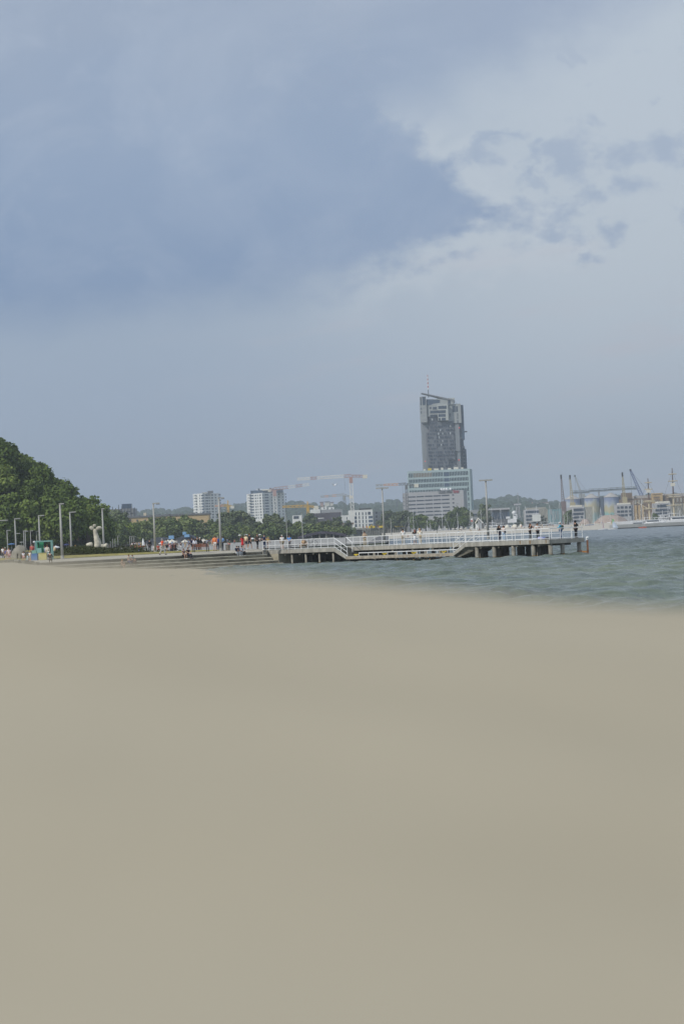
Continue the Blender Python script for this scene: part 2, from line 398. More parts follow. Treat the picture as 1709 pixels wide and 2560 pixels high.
# terraced steps
ts = empty('terraced_steps', (Fa+Fb)/2, 'long weathered concrete steps with pale edges descending from the promenade to the water', 'steps')
s0 = G(105,1.72,257.5); s0 = Fa+fd*((s0-Fa).dot(fd))
stain = mat('stained_concrete', (.25,.225,.165), .9, .35, .9, bump=.03)
for i in range(5):
    z1 = 1.72-.35*i; z0 = z1-.42 if i < 4 else -1.5
    a = s0+fn*(.92*i-.02*(i > 0)); bq = Fb+fn*(.92*i-.02*(i > 0))
    mb = MB()
    e = .92; ch = .10
    pa = [a+fn*0, a+fn*(e-ch), a+fn*e, a+fn*e, a]
    zs = [z1-.35 if False else z1-.35, z1-.35, z1-.35-.0, 0, 0]
    # profile: back top, front top, chamfer, front bottom, back bottom (tread lies one riser below the edge above)
    zt = z1-.35
    if i == 0: 
        prof = [(-.3,1.715),(-.10,1.715),(0,1.655),(0,1.3),(-.3,1.3)]
        mb0 = MB(); mb0.extr([s0+fn*u_+Vector((0,0,w_-s0.z)) for u_, w_ in prof], fd*(Fb-s0).length)
        mb0.build('step', stain, ts)
    prof = [(0,zt),(e-ch,zt),(e,zt-.075),(e,z0-.35 if i < 4 else -2.0),(0,z0-.35 if i < 4 else -2.0)]
    mb.extr([s0+fn*(.92*i+u_)+Vector((0,0,w_-s0.z)) for u_, w_ in prof], fd*((Fb-s0).length))
    mb.build('step', stain if i < 4 else M['concrete_dark'], ts)
nos = mat('pale_step_edge', (.41,.385,.30), .8, .12, 2, spec=.03)
for i in range(5):
    z1 = 1.72-.35*i
    q = s0+fn*(.92*i)
    MB().extr([q+fn*u_+Vector((0,0,w_-s0.z)) for u_, w_ in ((-.28,z1+.004),(-.09,z1+.004),(.006,z1-.062),(.006,z1-.085),(-.28,z1-.004))], fd*((Fb-s0).length-.05)).build('step_edge', nos, ts)
# ------------------------------------------------------------ pier
DZ = 1.78; PZ_ = .72
A_ = G(650, DZ, 283.5); K_ = G(1372, DZ, 241.0)
pd = (K_-A_); pd.z = 0; pd.normalize(); pn = Vector((-pd.y, pd.x, 0))
if pn.y < 0: pn = -pn
def LX(px, off=0.0, z=None, ray_z=DZ):
    """point on the pier's line (set back by off) in photo column px"""
    lo, hi = -40.0, 80.0
    for _ in range(40):
        t = (lo+hi)/2; q = A_+pd*t+pn*off
        g = G(px, ray_z, q.y)
        if q.x < g.x: lo = t
        else: hi = t
    q = A_+pd*t+pn*off; q.z = DZ if z is None else z
    return q
def E_(k, z=DZ):   # along the end face, 0..1 from near corner to far corner
    q = K_+pn*4.6*k; q.z = z; return q
cf_tmp = None
pier = empty('pier', A_, 'long grey concrete pier on piles with white railings reaching into the bay', 'pier')
TH = .42
cf = mat('pier_concrete', (.33,.32,.285), .85, .22, 1.2, bump=.03, col2=(.40,.385,.34))
nt = cf.node_tree; nz = [n for n in nt.nodes if n.type == 'TEX_NOISE'][0]; mpn = nt.nodes.new('ShaderNodeMapping'); mpn.inputs['Scale'].default_value = (1.6,1.6,.25)
tcn = [n for n in nt.nodes if n.type == 'TEX_COORD'][0]; nt.links.new(tcn.outputs['Object'], mpn.inputs[0]); nt.links.new(mpn.outputs[0], nz.inputs['Vector'])
WD = 4.6
NA, NB = LX(834,0), LX(1162,0)
back = 2.1
pts = [A_, NA, NA+pn*back, NB+pn*back, NB, K_, K_+pn*WD, LX(700,0)+pn*(WD+4), A_+pn*6]
MB().prism([p[:2] for p in pts], DZ-TH, DZ).build('deck', cf, pier)
# lower platform
a, b2 = LX(864,0,ray_z=PZ_), LX(1131,0,ray_z=PZ_)
MB().prism([p[:2] for p in (a, b2, b2+pn*2.0, a+pn*2.0)], PZ_-.27, PZ_).build('lower_platform', mat('platform_concrete', (.33,.29,.23), .85, .25, 1.6, bump=.03), pier)
MB().prism([p[:2] for p in (a+pn*.06, b2+pn*.06, b2+pn*.3, a+pn*.3)], PZ_-.12, PZ_+.06).build('kerb', M['concrete_light'], pier)
# stair strings and treads
def stair(p_top, p_bot, name):
    mb = MB(); t = TH
    mb.extr([p_top+Vector((0,0,0)), p_bot+Vector((0,0,PZ_-DZ)), p_bot+Vector((0,0,PZ_-DZ-.30)), p_top+Vector((0,0,-TH))], pn*.22)
    mb.build('stair_string', cf, pier)
    mb = MB(); n = 6
    for i in range(n):
        f0, f1 = i/n, (i+1)/n
        q0 = p_top.lerp(p_bot, f0)+pn*.24; q1 = p_top.lerp(p_bot, f1)+pn*.24
        z = DZ+(PZ_-DZ)*f1
        q0 = q0.copy(); q1 = q1.copy(); q0.z = q1.z = z+.12
        mb.extr([q0, q1, q1-Vector((0,0,.42)), q0-Vector((0,0,.42))], pn*1.8)
    mb.build('stairs', M['concrete_dark'], pier)
p0_, p1_ = LX(834,0), LX(866,0,ray_z=PZ_); p1_.z = DZ
stair(p0_, p1_, 'l')
q0_, q1_ = LX(1162,0), LX(1131,0,ray_z=PZ_); q1_.z = DZ
stair(q0_, q1_, 'r')
# solid soffit under the seaward stair
s1 = LX(1164,.3,z=DZ-TH-.004); s2 = LX(1192,.5,z=DZ-TH-.004); s3 = LX(1180,.5,z=.9); s4 = LX(1146,.3,z=.30); s5 = LX(1133,.3,z=.42)
MB().extr([s1,s2,s3,s4,s5], pn*2.4).build('stair_soffit', M['concrete_dark'], pier)
# abutment and retaining wall behind the landward bays
aw0 = Fb+fn*.3; 
MB().prism([p[:2] for p in (A_+pd*.1, LX(697,0,ray_z=.5)+pd*0, LX(697,0,ray_z=.5)+pn*3.5, A_+pn*3.5)], -2, DZ-TH-.004).build('abutment', mat('abutment_concrete', (.36,.33,.25), .85, .2, .9), pier)
MB().prism([p[:2] for p in (Fb+fd*.05, Fb+fd*.05+fn*.1, A_+pn*.2+pd*.3, A_+pn*2)], -2, 1.74).build('cheek_wall', M['concrete_light'], pier)
MB().prism([p[:2] for p in (LX(698,5.2), LX(985,6.0), LX(985,6.5), LX(698,5.7))], -2, DZ-TH-.01).build('retaining_wall', M['concrete_dark'], pier)
# piles
pile_m = mat('pile_concrete', (.24,.23,.195), .85, .3, 2.2, bump=.02); algae = mat('wet_pile_band', (.16,.105,.045), .7, .35, 3)
pile_shaded = mat('deck_shaded_pile_concrete', (.13,.12,.10), .9, .3, 2.2)  # deck's shadow on the rear piles, put into a darker concrete colour
def pile(px, off, r, top=DZ-TH-.003, rake=0.0, m=None):
    q = LX(px, off, z=0, ray_z=.6)
    o = MB().tube([q+pd*rake*.6+Vector((0,0,-2)), q+Vector((0,0,top))], [r*1.03, r], 14).build('pile', m or pile_m, pier, smooth=True)
    MB().tube([q+Vector((0,0,-.6)), q+Vector((0,0,.24))], r*1.06, 14).build('waterline_band', algae, o, off=pier.location, smooth=True)
for px in (730.5,765,799,833.5): pile(px, .35, .125); pile(px+14, 3.6, .14)
for px in (874,916,955,993,1034,1074,1116): pile(px, .4, .11, PZ_-.27-.003)
for px in (936,990,1042,1064,1100,1140): pile(px, 2.6, .17)
for px in (889,912,965,1010,1022,1030,1055,1083,1118,1146,1157): pile(px, 4.2, .2)
for px in (1192,1235,1283,1333): pile(px, .32, .21)
for px,of in ((1204,1.2),(1246,1.0),(1266,3.8),(1305,3.0),(1347,1.3),(1358,2.2),(1320,4.0),(1165,4.0),(1213,4.0),(1255,2.2),(1298,2.0),(1336,2.6),(1366,3.2),(1196,2.0)): pile(px, of, .27, m=pile_shaded)
for k in (0.02,.36,.98):
    q = E_(k); q = q+pn*(.28 if k < .5 else -.35)-pd*.32
    o = MB().tube([(q.x,q.y,-2),(q.x,q.y,DZ-TH-.003)], .21, 14).build('pile', pile_m, pier, smooth=True)
    MB().tube([(q.x,q.y,-.6),(q.x,q.y,.34)], .235, 14).build('waterline_band', algae, o, off=pier.location, smooth=True)
q = E_(.98)-pn*.35-pd*.32
# cross beams under the deck
for px in (712,748,782,816,980,1030,1080,1130,1200,1245,1290,1345):
    mb = MB(); w = LX(px, 2.2 if 840 < px < 1160 else .2); mb.bar(w+Vector((0,0,-TH-.12)), w+pn*(WD-2.4 if 840 < px < 1160 else WD-.5)+Vector((0,0,-TH-.12)), .3, .22); mb.build('cross_beam', M['concrete_dark'], pier)
# rust runs on the fascia
for px, w, m_ in ((1297,.22,'rust'),(1321,.30,'rust'),(1362,.18,'rust'),(905,.12,'rust'),(716,.10,'rust')):
    q = LX(px, 0 if px > 1160 or px < 834 else back)-pn*.004
    MB().extr([q+Vector((0,0,-.02)), q+pd*w+Vector((0,0,-.02)), q+pd*w*.8+Vector((0,0,-.40)), q+pd*w*.2+Vector((0,0,-.36))], pn*.003).build('rust_stain', mat('rust_stained_concrete', (.22,.15,.085), .9, .35, 5), pier)
# railings
def railing(pts, spacing=1.35, h=1.1, rails=(1.1,.56,.1), r=.028, name='railing'):
    mb = MB()
    for k, hh in enumerate(rails):
        rr = r*1.5 if k == 0 else r
        mb.tube([p+Vector((0,0,hh)) for p in pts], rr, 6)
    ro = mb.build(name, M['white'], pier)
    for i in range(len(pts)-1):
        L_ = (pts[i+1]-pts[i]).length; n = max(1, round(L_/spacing))
        for j in range(n+(1 if i == len(pts)-2 else 0)):
            q = pts[i].lerp(pts[i+1], j/n)
            MB().bar(q, q+Vector((0,0,h)), .06).build('post', M['white'], ro, off=pier.location)
    return ro
pb_ = p1_.copy(); pb_.z = PZ_
railing([LX(657,.12), p0_+pn*.12, pb_+pn*.12])
railing([LX(866,back+.1), LX(1163,back+.1)+Vector((0,0,0))])
railing([LX(866,back+.1), LX(880,1.0,z=1.2)], rails=(1.1,), spacing=3)
qb_ = q1_.copy(); qb_.z = PZ_
railing([qb_+pn*.12, q0_+pn*.12, K_+pn*.12-pd*.12, E_(.97)-pd*.12])
railing([qb_+pn*1.9, q0_+pn*1.95], rails=(1.1,.56))
railing([LX(985,WD-.12), E_(1.0)-pn*.12-pd*.15], spacing=1.6)
railing([LX(896,.5,z=PZ_), LX(1143,.5,z=PZ_)], h=.38, rails=(.38,), r=.035, name='low_rail', spacing=1.7)
# bollards on the platform
for px in (890,961,1034,1109):
    q = LX(px, .75, z=PZ_, ray_z=PZ_)
    t = empty('mooring_bollard', q, {890:'yellow mooring bollard at the foot of the shoreward pier stairs',961:'yellow mooring bollard on the lower pier platform, below the T lamp',1034:'yellow mooring bollard on the lower platform, below the woman in cream shirt',1109:'yellow mooring bollard next to the seaward stairs of the platform'}[px], 'bollard', 'yellow bollards on the lower platform')
    MB().tube([q, q+Vector((0,0,.2))], [.1,.08], 10).build('post', M['yellow'], t)
    MB().tube([q+Vector((-.24,0,.2)), q+Vector((.24,0,.2))], .07, 8).build('horn', M['yellow'], t)
# rusty fender post off the pier end
fq = G(1468, 1.6, 243.5)
t = empty('fender_post', (fq.x, fq.y, 0), 'rusty orange steel fender post standing off the end of the pier', 'fender post')
MB().bar((fq.x-.05,fq.y,-1.5), (fq.x-.05,fq.y,1.55), .17).build('post', M['rust'], t)
MB().tube([(fq.x-.1,fq.y,1.55),(fq.x-.1,fq.y,1.78),(fq.x+.06,fq.y,1.80)], .12, 8).build('cap', M['white'], t)
pq = E_(.98)-pn*.35-pd*.32
MB().bar((pq.x+.1,pq.y-.1,.42), (fq.x-.12,fq.y,.36), .13, .16).build('brace', mat('orange_rust', (.36,.16,.05), .8, .3, 3), t)
MB().tube([(pq.x,pq.y,.2),(pq.x,pq.y,.5)], .28, 12).build('clamp', M['rust'], t)
# ------------------------------------------------------------ buildings
UNIT = {}
def unit(m):
    if m.name not in UNIT:
        me = MB().box(-.5,-.5,-.5,.5,.5,.5).mesh('unit_panel'); me.materials.append(m); UNIT[m.name] = me
    return UNIT[m.name]
def crop(x0, y0, s): return lambda x, y: (x0+x/s, y0+y/s)
def hit(px, py, pl):
    if not isinstance(pl, tuple): return P(px, py, pl)
    p, d = pl; r = P(px, py, 1000.0)-Vector((0,0,CZ)); n = Vector((d.y,-d.x,0))
    k = p.dot(n)/r.dot(n); return Vector((0,0,CZ))+r*k
def plane(pxa, Da, pxb, Db):
    a = G(pxa, 0, Da); b = G(pxb, 0, Db); d = (b-a); d.z = 0; return (a, d.normalized())
def panel(root, pl, cx_, cy_, w, h, m, name='window', proud=.12, thick=.24, kind=None, label=None):
    """box panel (px units) lying on plane pl, centred in pixel (cx_,cy_)"""
    c = hit(cx_, cy_, pl); a = hit(cx_-w/2, cy_, pl); b = hit(cx_+w/2, cy_, pl)
    W_ = (Vector((b.x-a.x, b.y-a.y))).length; H_ = h*c.y/F
    d = pl[1] if isinstance(pl, tuple) else Vector((1,0,0)); n = Vector((d.y,-d.x,0))
    if n.y > 0: n = -n
    o = bpy.data.objects.new(name, unit(m)); C.objects.link(o); o.parent = root
    rz = math.atan2(d.y, d.x)-root.rotation_euler.z
    o.location = c+n*(proud-thick/2)-root.location; o.rotation_euler = (0,0,rz); o.scale = (W_, thick, H_)
    if kind: o['kind'] = kind
    if label: o['label'] = label
    return o
def join_stuff(root, objs, name):
    mb = MB(); m = objs[0].data.materials[0]
    for o in objs:
        o_m = Matrix.LocRotScale(o.location, o.rotation_euler, o.scale)
        mb.add([o_m @ Vector(v.co) for v in o.data.vertices], [tuple(p.vertices) for p in o.data.polygons])
        bpy.data.objects.remove(o)
    mb.build(name, m, root, off=(0,0,0))['kind'] = 'stuff'
def block(root, name, tl, br, D, depth, m, zb=None):
    a = P(*tl, D); b = P(*br, D); z0 = b.z if zb is None else zb
    return MB().box(a.x, D, z0, b.x, D+depth, a.z).build(name, m, root)
def vroot(name, px, D, label, cat, z=2.0, group=None):
    q = G(px, z, D); return empty(name, q, label, cat, group)
def poly_body(root, name, cs, pytop_at, zb, m, extra=25):
    """prism with front corners cs [(px,D)...] left to right, going back by extra; top passes pixel pytop_at"""
    g = [G(px, 0, D) for px, D in cs]
    zt = hit(pytop_at[0], pytop_at[1], pytop_at[2]).z
    l, r = g[0], g[-1]
    dl = (g[0]-g[1]).normalized() if len(g) > 2 else Vector((0,1,0))
    poly = [p[:2] for p in g]+[(r.x+g[0].x-g[1].x if len(g) > 2 else r.x, r.y+(g[0].y-g[1].y if len(g) > 2 else extra))]
    if len(g) == 2: poly.append((l.x, l.y+extra))
    MB().prism(poly, zb, zt).build(name, m, root); return zt
SH = mat('shaded_grey_cladding', (.30,.31,.33), .7, .06, .05)  # plain grey; also stands for shade on the white block's wing
# --- tall twin-profile tower -------------------------------------------------
D0 = 2150; c7 = crop(1040, 930, 9.393)
tw = vroot('skyscraper', 1110, D0, 'tall grey seaside skyscraper with a sloping roof sail and red and white antenna', 'skyscraper')
Mg = mat('dark_grey_cladding', (.15,.165,.19), .6, .05, .03); Ml = mat('pale_grey_cladding', (.34,.36,.36), .6, .05, .03)
Mm = mat('mid_grey_cladding', (.23,.25,.27), .6, .05, .03); Mn = mat('cream_grey_cladding', (.44,.46,.44), .6, .05, .03)
def tb(name, x0, y0, x1, y1, dD, depth, m): return block(tw, name, c7(x0,y0), c7(x1,y1), D0+dD, depth, m)
zb_ = c7(0, 2700)[1]
def tbb(name, x0, y0, x1, xbl, dD, depth, m, yb=2500):   # column whose foot is given at its own pixel lean
    a = P(*c7(x0,y0), D0+dD); b = P(*c7(x1,y0), D0+dD); z0 = P(*c7(xbl,yb), D0+dD).z
    return MB().box(a.x, D0+dD, z0, b.x, D0+dD+depth, a.z).build(name, m, tw)
tbb('core', 122, 1100, 1000, 0, 3, 26, Mm)
tbb('core', 95, 700, 860, 0, 4, 26, Mm, 1150)
tbb('facade_slab', 285, 1050, 500, 0, 0, 8, Mg)
tbb('facade_slab', 500, 1165, 868, 0, -.5, 8, Mg, 2095)
tbb('facade_slab', 225, 1420, 470, 0, -.8, 8, Mg)
tbb('facade_slab', 455, 1600, 735, 0, -.3, 8, Mg)
tbb('side_wing', 900, 1190, 1000, 0, 1.5, 20, Mm)
tbb('corner_tower', 85, 580, 228, 0, -2.5, 12, Ml, 1190)
tbb('upper_block', 240, 640, 735, 0, -1, 20, Ml, 1060)
tbb('penthouse', 470, 625, 900, 0, 2, 18, Mn, 760)
tbb('projecting_bay', 497, 770, 738, 0, -4.5, 10, Mn, 1168)
tbb('upper_wing', 738, 755, 1040, 0, 0, 20, Ml, 1240)
tbb('upper_wing', 800, 1240, 1000, 0, .4, 20, Mm, 1900)
tbb('glass_slot', 1003, 1150, 1085, 0, 4, 14, M['glass_blue'], 1590)
tbb('glass_slot', 1010, 1590, 1060, 0, 4, 14, M['glass'], 2400)
# open frame at the right shoulder
fr_ = MB()
for r in ((1035,770,1058,1590),(1000,765,1058,795)): fr_.pb(c7(r[0],r[1]), (P and c7(r[2],r[1]+ (r[3]-r[1]))[0], c7(r[2],r[3])[1]), D0+3, 10)
a = P(*c7(1040,775), D0+3); b = P(*c7(1092,1590), D0+3)
MB().box(a.x, D0+2, b.z, a.x+2.2, D0+12, a.z).build('shoulder_frame', M['glass_blue'], tw)
MB().box(a.x-5, D0+2, a.z-2.2, a.x-.004, D0+12, a.z).build('shoulder_frame', Mm, tw)
tbb('glass_slot', 1004, 1560, 1106, 0, 6, 12, M['glass_blue'], 1790); tbb('stepped_wing', 1045, 1740, 1135, 0, 6, 14, Mm); tbb('stepped_wing', 1136, 1810, 1170, 0, 8, 12, M['glass_blue'])
# roof sail (sloping slab) and antenna
w0 = P(*c7(120,485), D0-2); w1 = P(*c7(900,650), D0-2); w2 = P(*c7(860,770), D0-2); w3 = P(*c7(560,625), D0-2)
MB().extr([w0, w1, w1-Vector((0,0,1.6)), w0-Vector((0,0,.5))], (0,16,0)).build('roof_sail', mat('roof_sail_metal', (.20,.21,.23), .5, .05, .1), tw)
w4 = P(*c7(730,640), D0-1.5); w5 = P(*c7(900,655), D0-1.5); w6 = P(*c7(865,755), D0-1.5); w7 = P(*c7(735,755), D0-1.5)
MB().extr([w4,w5,w6,w7], (0,12,0)).build('roof_fin', Ml, tw)
ab = P(*c7(287,600), D0+8); at_ = P(*c7(262,66), D0+8); ab.x = at_.x = (ab.x+at_.x)/2
an = MB().tube([ab, ab.lerp(at_, .35)], [.35,.3], 8).build('antenna', M['dark'], tw)
for i in range(8):
    f0 = .35+.65*i/8
    MB().tube([ab.lerp(at_, f0), ab.lerp(at_, f0+.65/8)], [.55-.03*i,.52-.03*i], 8).build('antenna_band', M['white'] if i % 2 == 0 else mat('aviation_red', (.45,.09,.07), .5, .05, 1), an, off=tw.location)
# windows
WG = mat('tower_window_glass', (.055,.075,.11), .2, .2, .05); WB = mat('pale_window_blind', (.48,.52,.54), .5, .05, .05)
def tw_(x, y, w, h, dD=-3, m=WG): 
    px, py = c7(x, y); return panel(tw, D0+dD, px, py, w/9.393, h/9.393, m, proud=.15, thick=.3)
def lean(y): return (y-1170)*.0463
for (x,y,w,h,d) in ((105,690,26,185,-2.5),(178,680,72,195,-2.5),(118,950,22,60,-2.5),(115,860,20,50,-2.5)): tw_(x,y,w,h,d)
q0 = P(*c7(235,640), D0-1.2); q1 = P(*c7(553,655), D0-1.2); q2 = P(*c7(553,720), D0-1.2); q3 = P(*c7(400,740), D0-1.2); q4 = P(*c7(330,775), D0-1.2); q5 = P(*c7(240,785), D0-1.2)
MB().extr([q0,q1,q2,q3,q4,q5], (0,.6,0)).build('glass_wedge', M['glass_blue'], tw)
for (x,y,w,h) in ((182,845,66,26),(187,940,76,44),(189,1020,76,34),(193,1115,80,40)): tw_(x,y,w,h,-2.5,SH)
for (x,y,w,h,d) in ((332,845,52,36,-1),(435,850,92,60,-1),(610,830,195,70,-4.5),(503,935,360,62,-4.5 if False else -4.7),(360,1030,70,50,-1),(445,1030,90,60,-1),(602,1020,165,62,-4.5),(545,1110,45,62,-4.5),(640,1105,95,60,-4.5),
    (708,705,24,90,2),(772,700,60,90,-1.5),(880,870,72,140,0),(950,870,40,130,0),(795,1010,30,70,0),(785,1190,60,60,-.2),(967,1000,18,60,0),(967,1075,18,60,0),(970,1170,20,70,0)): tw_(x,y,w,h,d)
random.seed(3); rest = []; nwin = 0
for r, y in enumerate([1110,1190,1280,1370,1450,1535,1625,1712,1795,1880,1960,2045,2125,2210]):
    for x in list(range(330, 880, 46)):
        xx = x+random.uniform(-9,9)+lean(y)*.9
        if y < 1230 and (xx > 480): continue
        if y > 2095 and xx > 700: pass
        if random.random() < .16: continue
        nwin += 1; big = nwin < 72
        o_ = tw_(xx, y-(x-500)*.04, random.choice((18,22,26)), 46, -1, WB if (big and random.random() < .12) else WG)
        if not big: rest.append(o_)
for r, y in enumerate([1455,1540,1625,1712,1800,1885,1965,2050,2130,2215]):
    for x in (262, 292): 
        if random.random() < .7: rest.append(tw_(x+lean(y), y, 22, 44, -1.2))
for i, y in enumerate(range(1805, 2260, 82)): rest.append(tw_(1112+i*3, y, 44, 54, 5))
for y in range(1240, 2100, 110): rest.append(tw_(885+lean(y)*.85, y, 9, 60, 0))
join_stuff(tw, rest, 'windows')
for x, y in ((210,2100),(1000,2065),(1010,1310)):
    q = P(*c7(x,y), D0-1.6); MB().ell(q, (.6,.6,.6)).build('warning_light', mat('red_warning_lamp', (.6,.05,.05), .4, .05, 1, emit=(1,.12,.1,.25)), tw)
# cleaning cradle arm
a = P(*c7(1090,1400), D0+8); MB().box(a.x, D0+8, a.z-.6, a.x+3.9, D0+9.2, a.z+.4).build('balcony_arm', M['dark'], tw)
MB().box(a.x, D0+8, a.z-2.4, a.x+1.6, D0+10, a.z-.61).build('balcony_arm', M['dark'], tw)
# --- teal office block ------------------------------------------------------
c4 = crop(980, 920, 5.464); D1 = 2080
ob = vroot('office_block', 1095, D1, 'pale teal glass office block with rows of tall windows under the skyscraper', 'office building')
MT = mat('pale_teal_glass_cladding', (.40,.50,.51), .35, .06, .05, spec=.5)
a = P(*c4(215,1412), D1); b = P(*c4(1058,1375), D1); 
MB().box(a.x, D1, 2, b.x-.1, D1+30, a.z).build('facade', MT, ob)
c_ = P(*c4(1075,1375), D1)
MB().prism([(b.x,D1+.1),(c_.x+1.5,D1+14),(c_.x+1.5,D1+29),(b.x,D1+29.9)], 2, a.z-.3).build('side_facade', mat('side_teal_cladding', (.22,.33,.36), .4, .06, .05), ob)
rest = []; nw = 0
TGl = mat('dark_tall_window', (.035,.055,.075), .2, .2, .05); TBr = mat('brown_blind_window', (.17,.12,.08), .5, .1, .05)
for r, (yl, h) in enumerate(((1470,56),(1548,46),(1618,48),(1695,40))):
    for k in range(38):
        x = 232+k*21.4+r*3.6; y = yl-(x-232)*.0463
        if 690 < x < 775: continue
        if x > 1035+r*4: continue
        m_ = TBr if (r == 0 and 280 < x < 545) else TGl
        o = panel(ob, D1, *c4(x,y), 13.5/5.464, h/5.464, m_, proud=.12, thick=.24)
        nw += 1
        if nw > 96: 
            o.data = unit(TGl); rest.append(o)
join_stuff(ob, rest, 'windows')
for r, (yl, h) in enumerate(((1450,56),(1527,46),(1597,48))):
    panel(ob, D1, *c4(738+r*3,yl), 74/5.464, h/5.464, M['glass_blue'], name='glazed_bay', proud=.14, thick=.26)
sp_ = plane(*(c4(1062,1800)[0],D1+.5), *(c4(1088,1800)[0],D1+16))
for k, y in enumerate((1640,1720,1790,1865,1930)):
    panel(ob, D1, *c4(1036+k*2.3,y), 12/5.464, 44/5.464, TGl, proud=.15)
for k in range(7):   # rooftop plant
    q = P(*c4((440,510,600,680,780,870,955)[k],1385-k*3), D1+3); s_ = .9+.5*(k % 3)
    MB().box(q.x-s_, D1+3, a.z-.1, q.x+s_, D1+5, a.z+1.4+.5*(k % 2)).build('rooftop_unit', M['canvas'] if k != 1 else M['yellow'], ob)
# --- hotel -------------------------------------------------------------------
D2 = 2010
ho_ = vroot('hotel', 1080, D2, 'grey hotel with dark ribbon windows and roof lettering behind the marina trees', 'hotel')
a = P(*c4(205,1702), D2); b = P(*c4(968,1665), D2)
MH = mat('hotel_cladding', (.43,.43,.45), .7, .05, .04)
MB().box(a.x, D2, 2, b.x, D2+28, a.z).build('facade', MH, ho_)
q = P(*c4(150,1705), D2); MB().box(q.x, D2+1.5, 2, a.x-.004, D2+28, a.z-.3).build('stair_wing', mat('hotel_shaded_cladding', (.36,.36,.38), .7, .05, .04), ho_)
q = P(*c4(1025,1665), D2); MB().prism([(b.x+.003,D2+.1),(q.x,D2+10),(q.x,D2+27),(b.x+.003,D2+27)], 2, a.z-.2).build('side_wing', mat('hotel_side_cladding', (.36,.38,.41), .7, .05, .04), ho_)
for r, y in enumerate((1762,1816,1868,1922,1972,2020)):
    for k in range(5):
        x = 265+k*115+r*2.5; panel(ho_, D2, *c4(x, y-(x-265)*.0463), 104/5.464, 17/5.464, M['glass'], name='ribbon_window')
    if r < 4: panel(ho_, D2, *c4(829+r*2, 1734+r*54), 25/5.464, 17/5.464, M['glass'])
    panel(ho_, D2+1.5, *c4(156+r*2, 1773+r*54), 26/5.464, 7/5.464, M['glass'])
for x, y in ((890,1852),(875,1880)): panel(ho_, D2, *c4(x,y), 16/5.464, 16/5.464, SH)
for k, x in enumerate((672,706,742,793)):
    q = P(*c4(x,1655), D2+6); MB().ell((q.x, D2+6, a.z+1.3), (1.1,1.1,1.2), 12, 8).build('roof_dome', M['white'], ho_, smooth=True)
def text(root, s, px, py, D, h, m, name='lettering', length=None):
    cu = bpy.data.curves.new('lettering', 'FONT'); cu.body = s; cu.size = h; cu.extrude = .12
    to = bpy.data.objects.new('tmp', cu); C.objects.link(to); bpy.context.view_layer.update()
    me = bpy.data.meshes.new_from_object(to.evaluated_get(bpy.context.evaluated_depsgraph_get())); bpy.data.objects.remove(to)
    me.materials.clear(); me.materials.append(m); me.name = 'lettering'
    o = bpy.data.objects.new(name, me); C.objects.link(o); o.parent = root
    q = P(px, py, D); xs_ = [v.co.x for v in me.vertices]; w = max(xs_)-min(xs_)
    sc = (length/w) if length else 1
    o.location = q-root.location; o.rotation_euler = (PI/2,0,0); o.scale = (sc,1,1); return o
text(ho_, 'COURTYARD', *c4(628,1716), D2-.4, 4.4, M['dark'], length=(812-628)/5.464*D2/F)
text(ho_, 'Marriott', *c4(830,1708), D2-.4, 4.2, mat('sign_red', (.50,.03,.06), .5, .05, 1), length=(908-830)/5.464*D2/F)
# --- white apartment towers ---------------------------------------------------
def apartments(cs, top, rows, label, left, right, glass_row, name='apartment_tower', dy=6.95):
    Dm = cs[1][1]
    r = vroot(name, cs[1][0], Dm, label, 'apartment building')
    zt = poly_body(r, 'walls', cs, (top[0], top[1], float(Dm)), 2, M['render_white'])
    pl = plane(*cs[0], *cs[1]); pr = plane(*cs[1], *cs[2]); n = 0
    for k in range(rows):
        for (x, w, m_) in left:
            panel(r, pl, x+k*.33, top[1]+5.2+k*dy-(x-cs[1][0])*.07, w, 4.0, m_); n += 1
        for (x, w, m_) in right:
            if n > 98: break
            panel(r, pr, x+k*.33, top[1]+5.2+k*dy-(x-cs[1][0])*.035, w, 4.0, m_); n += 1
    return r, zt, pl, pr
g1, g2 = M['glass'], M['glass_blue']
r, zt, pl, pr = apartments([(488.5,2620),(511.5,2600),(553,2640)], (511.5,1233), 9, 'white apartment tower with balconies, smaller of the pair, above the yellow roof', 
    [(491,2.6,g1),(499.5,1.8,g1),(506.5,7,g1)], [(516.5,7.5,g2),(523,2.6,g1),(530,5,g1),(538.5,3,g1),(549,5,g1)], None)
for k in range(9):
    o = panel(r, pl, 488.3+k*.33, 1237.0+k*6.95, 7, 2.2, M['white'], name='balcony', proud=1.6, thick=1.8)
    if k > 4: panel(r, pr, 555.5+k*.33, 1236+k*6.95, 5, 2.0, M['white'], name='balcony', proud=1.4, thick=1.8)
a = P(521,1229,2610); MB().box(a.x-1,2612,zt,a.x+4.5,2620,zt+2.6).build('roof_house', M['roofgrey'], r)
MB().box(a.x-7,2614,zt,a.x-2,2622,zt+1.2).build('roof_house', M['concrete_light'], r)
r, zt, pl, pr = apartments([(621.5,2640),(660.6,2600),(716,2640)], (660.6,1232), 9, 'wide white apartment tower with dark rounded corner balconies, larger of the pair', 
    [(629,10,g1),(638.8,3.2,g1),(644,1.8,g1),(650.3,3.4,g1),(657,1.8,g1)], [(666,9.5,g2),(678.5,2,g1),(687,2,g1),(696.5,3,g1),(706,2,g1),(713.5,2,g1)], None, dy=7.05)
for k in range(10): panel(r, pl, 624+k*.33, 1235.7+k*7.05, 9, 1.5, M['white'], name='balcony', proud=1.5, thick=1.7)
a = P(625.5,1226,2630); b = P(658,1225,2630); MB().box(a.x,2634,zt,b.x,2650,zt+3.6).build('glass_storey', M['glass_blue'], r)
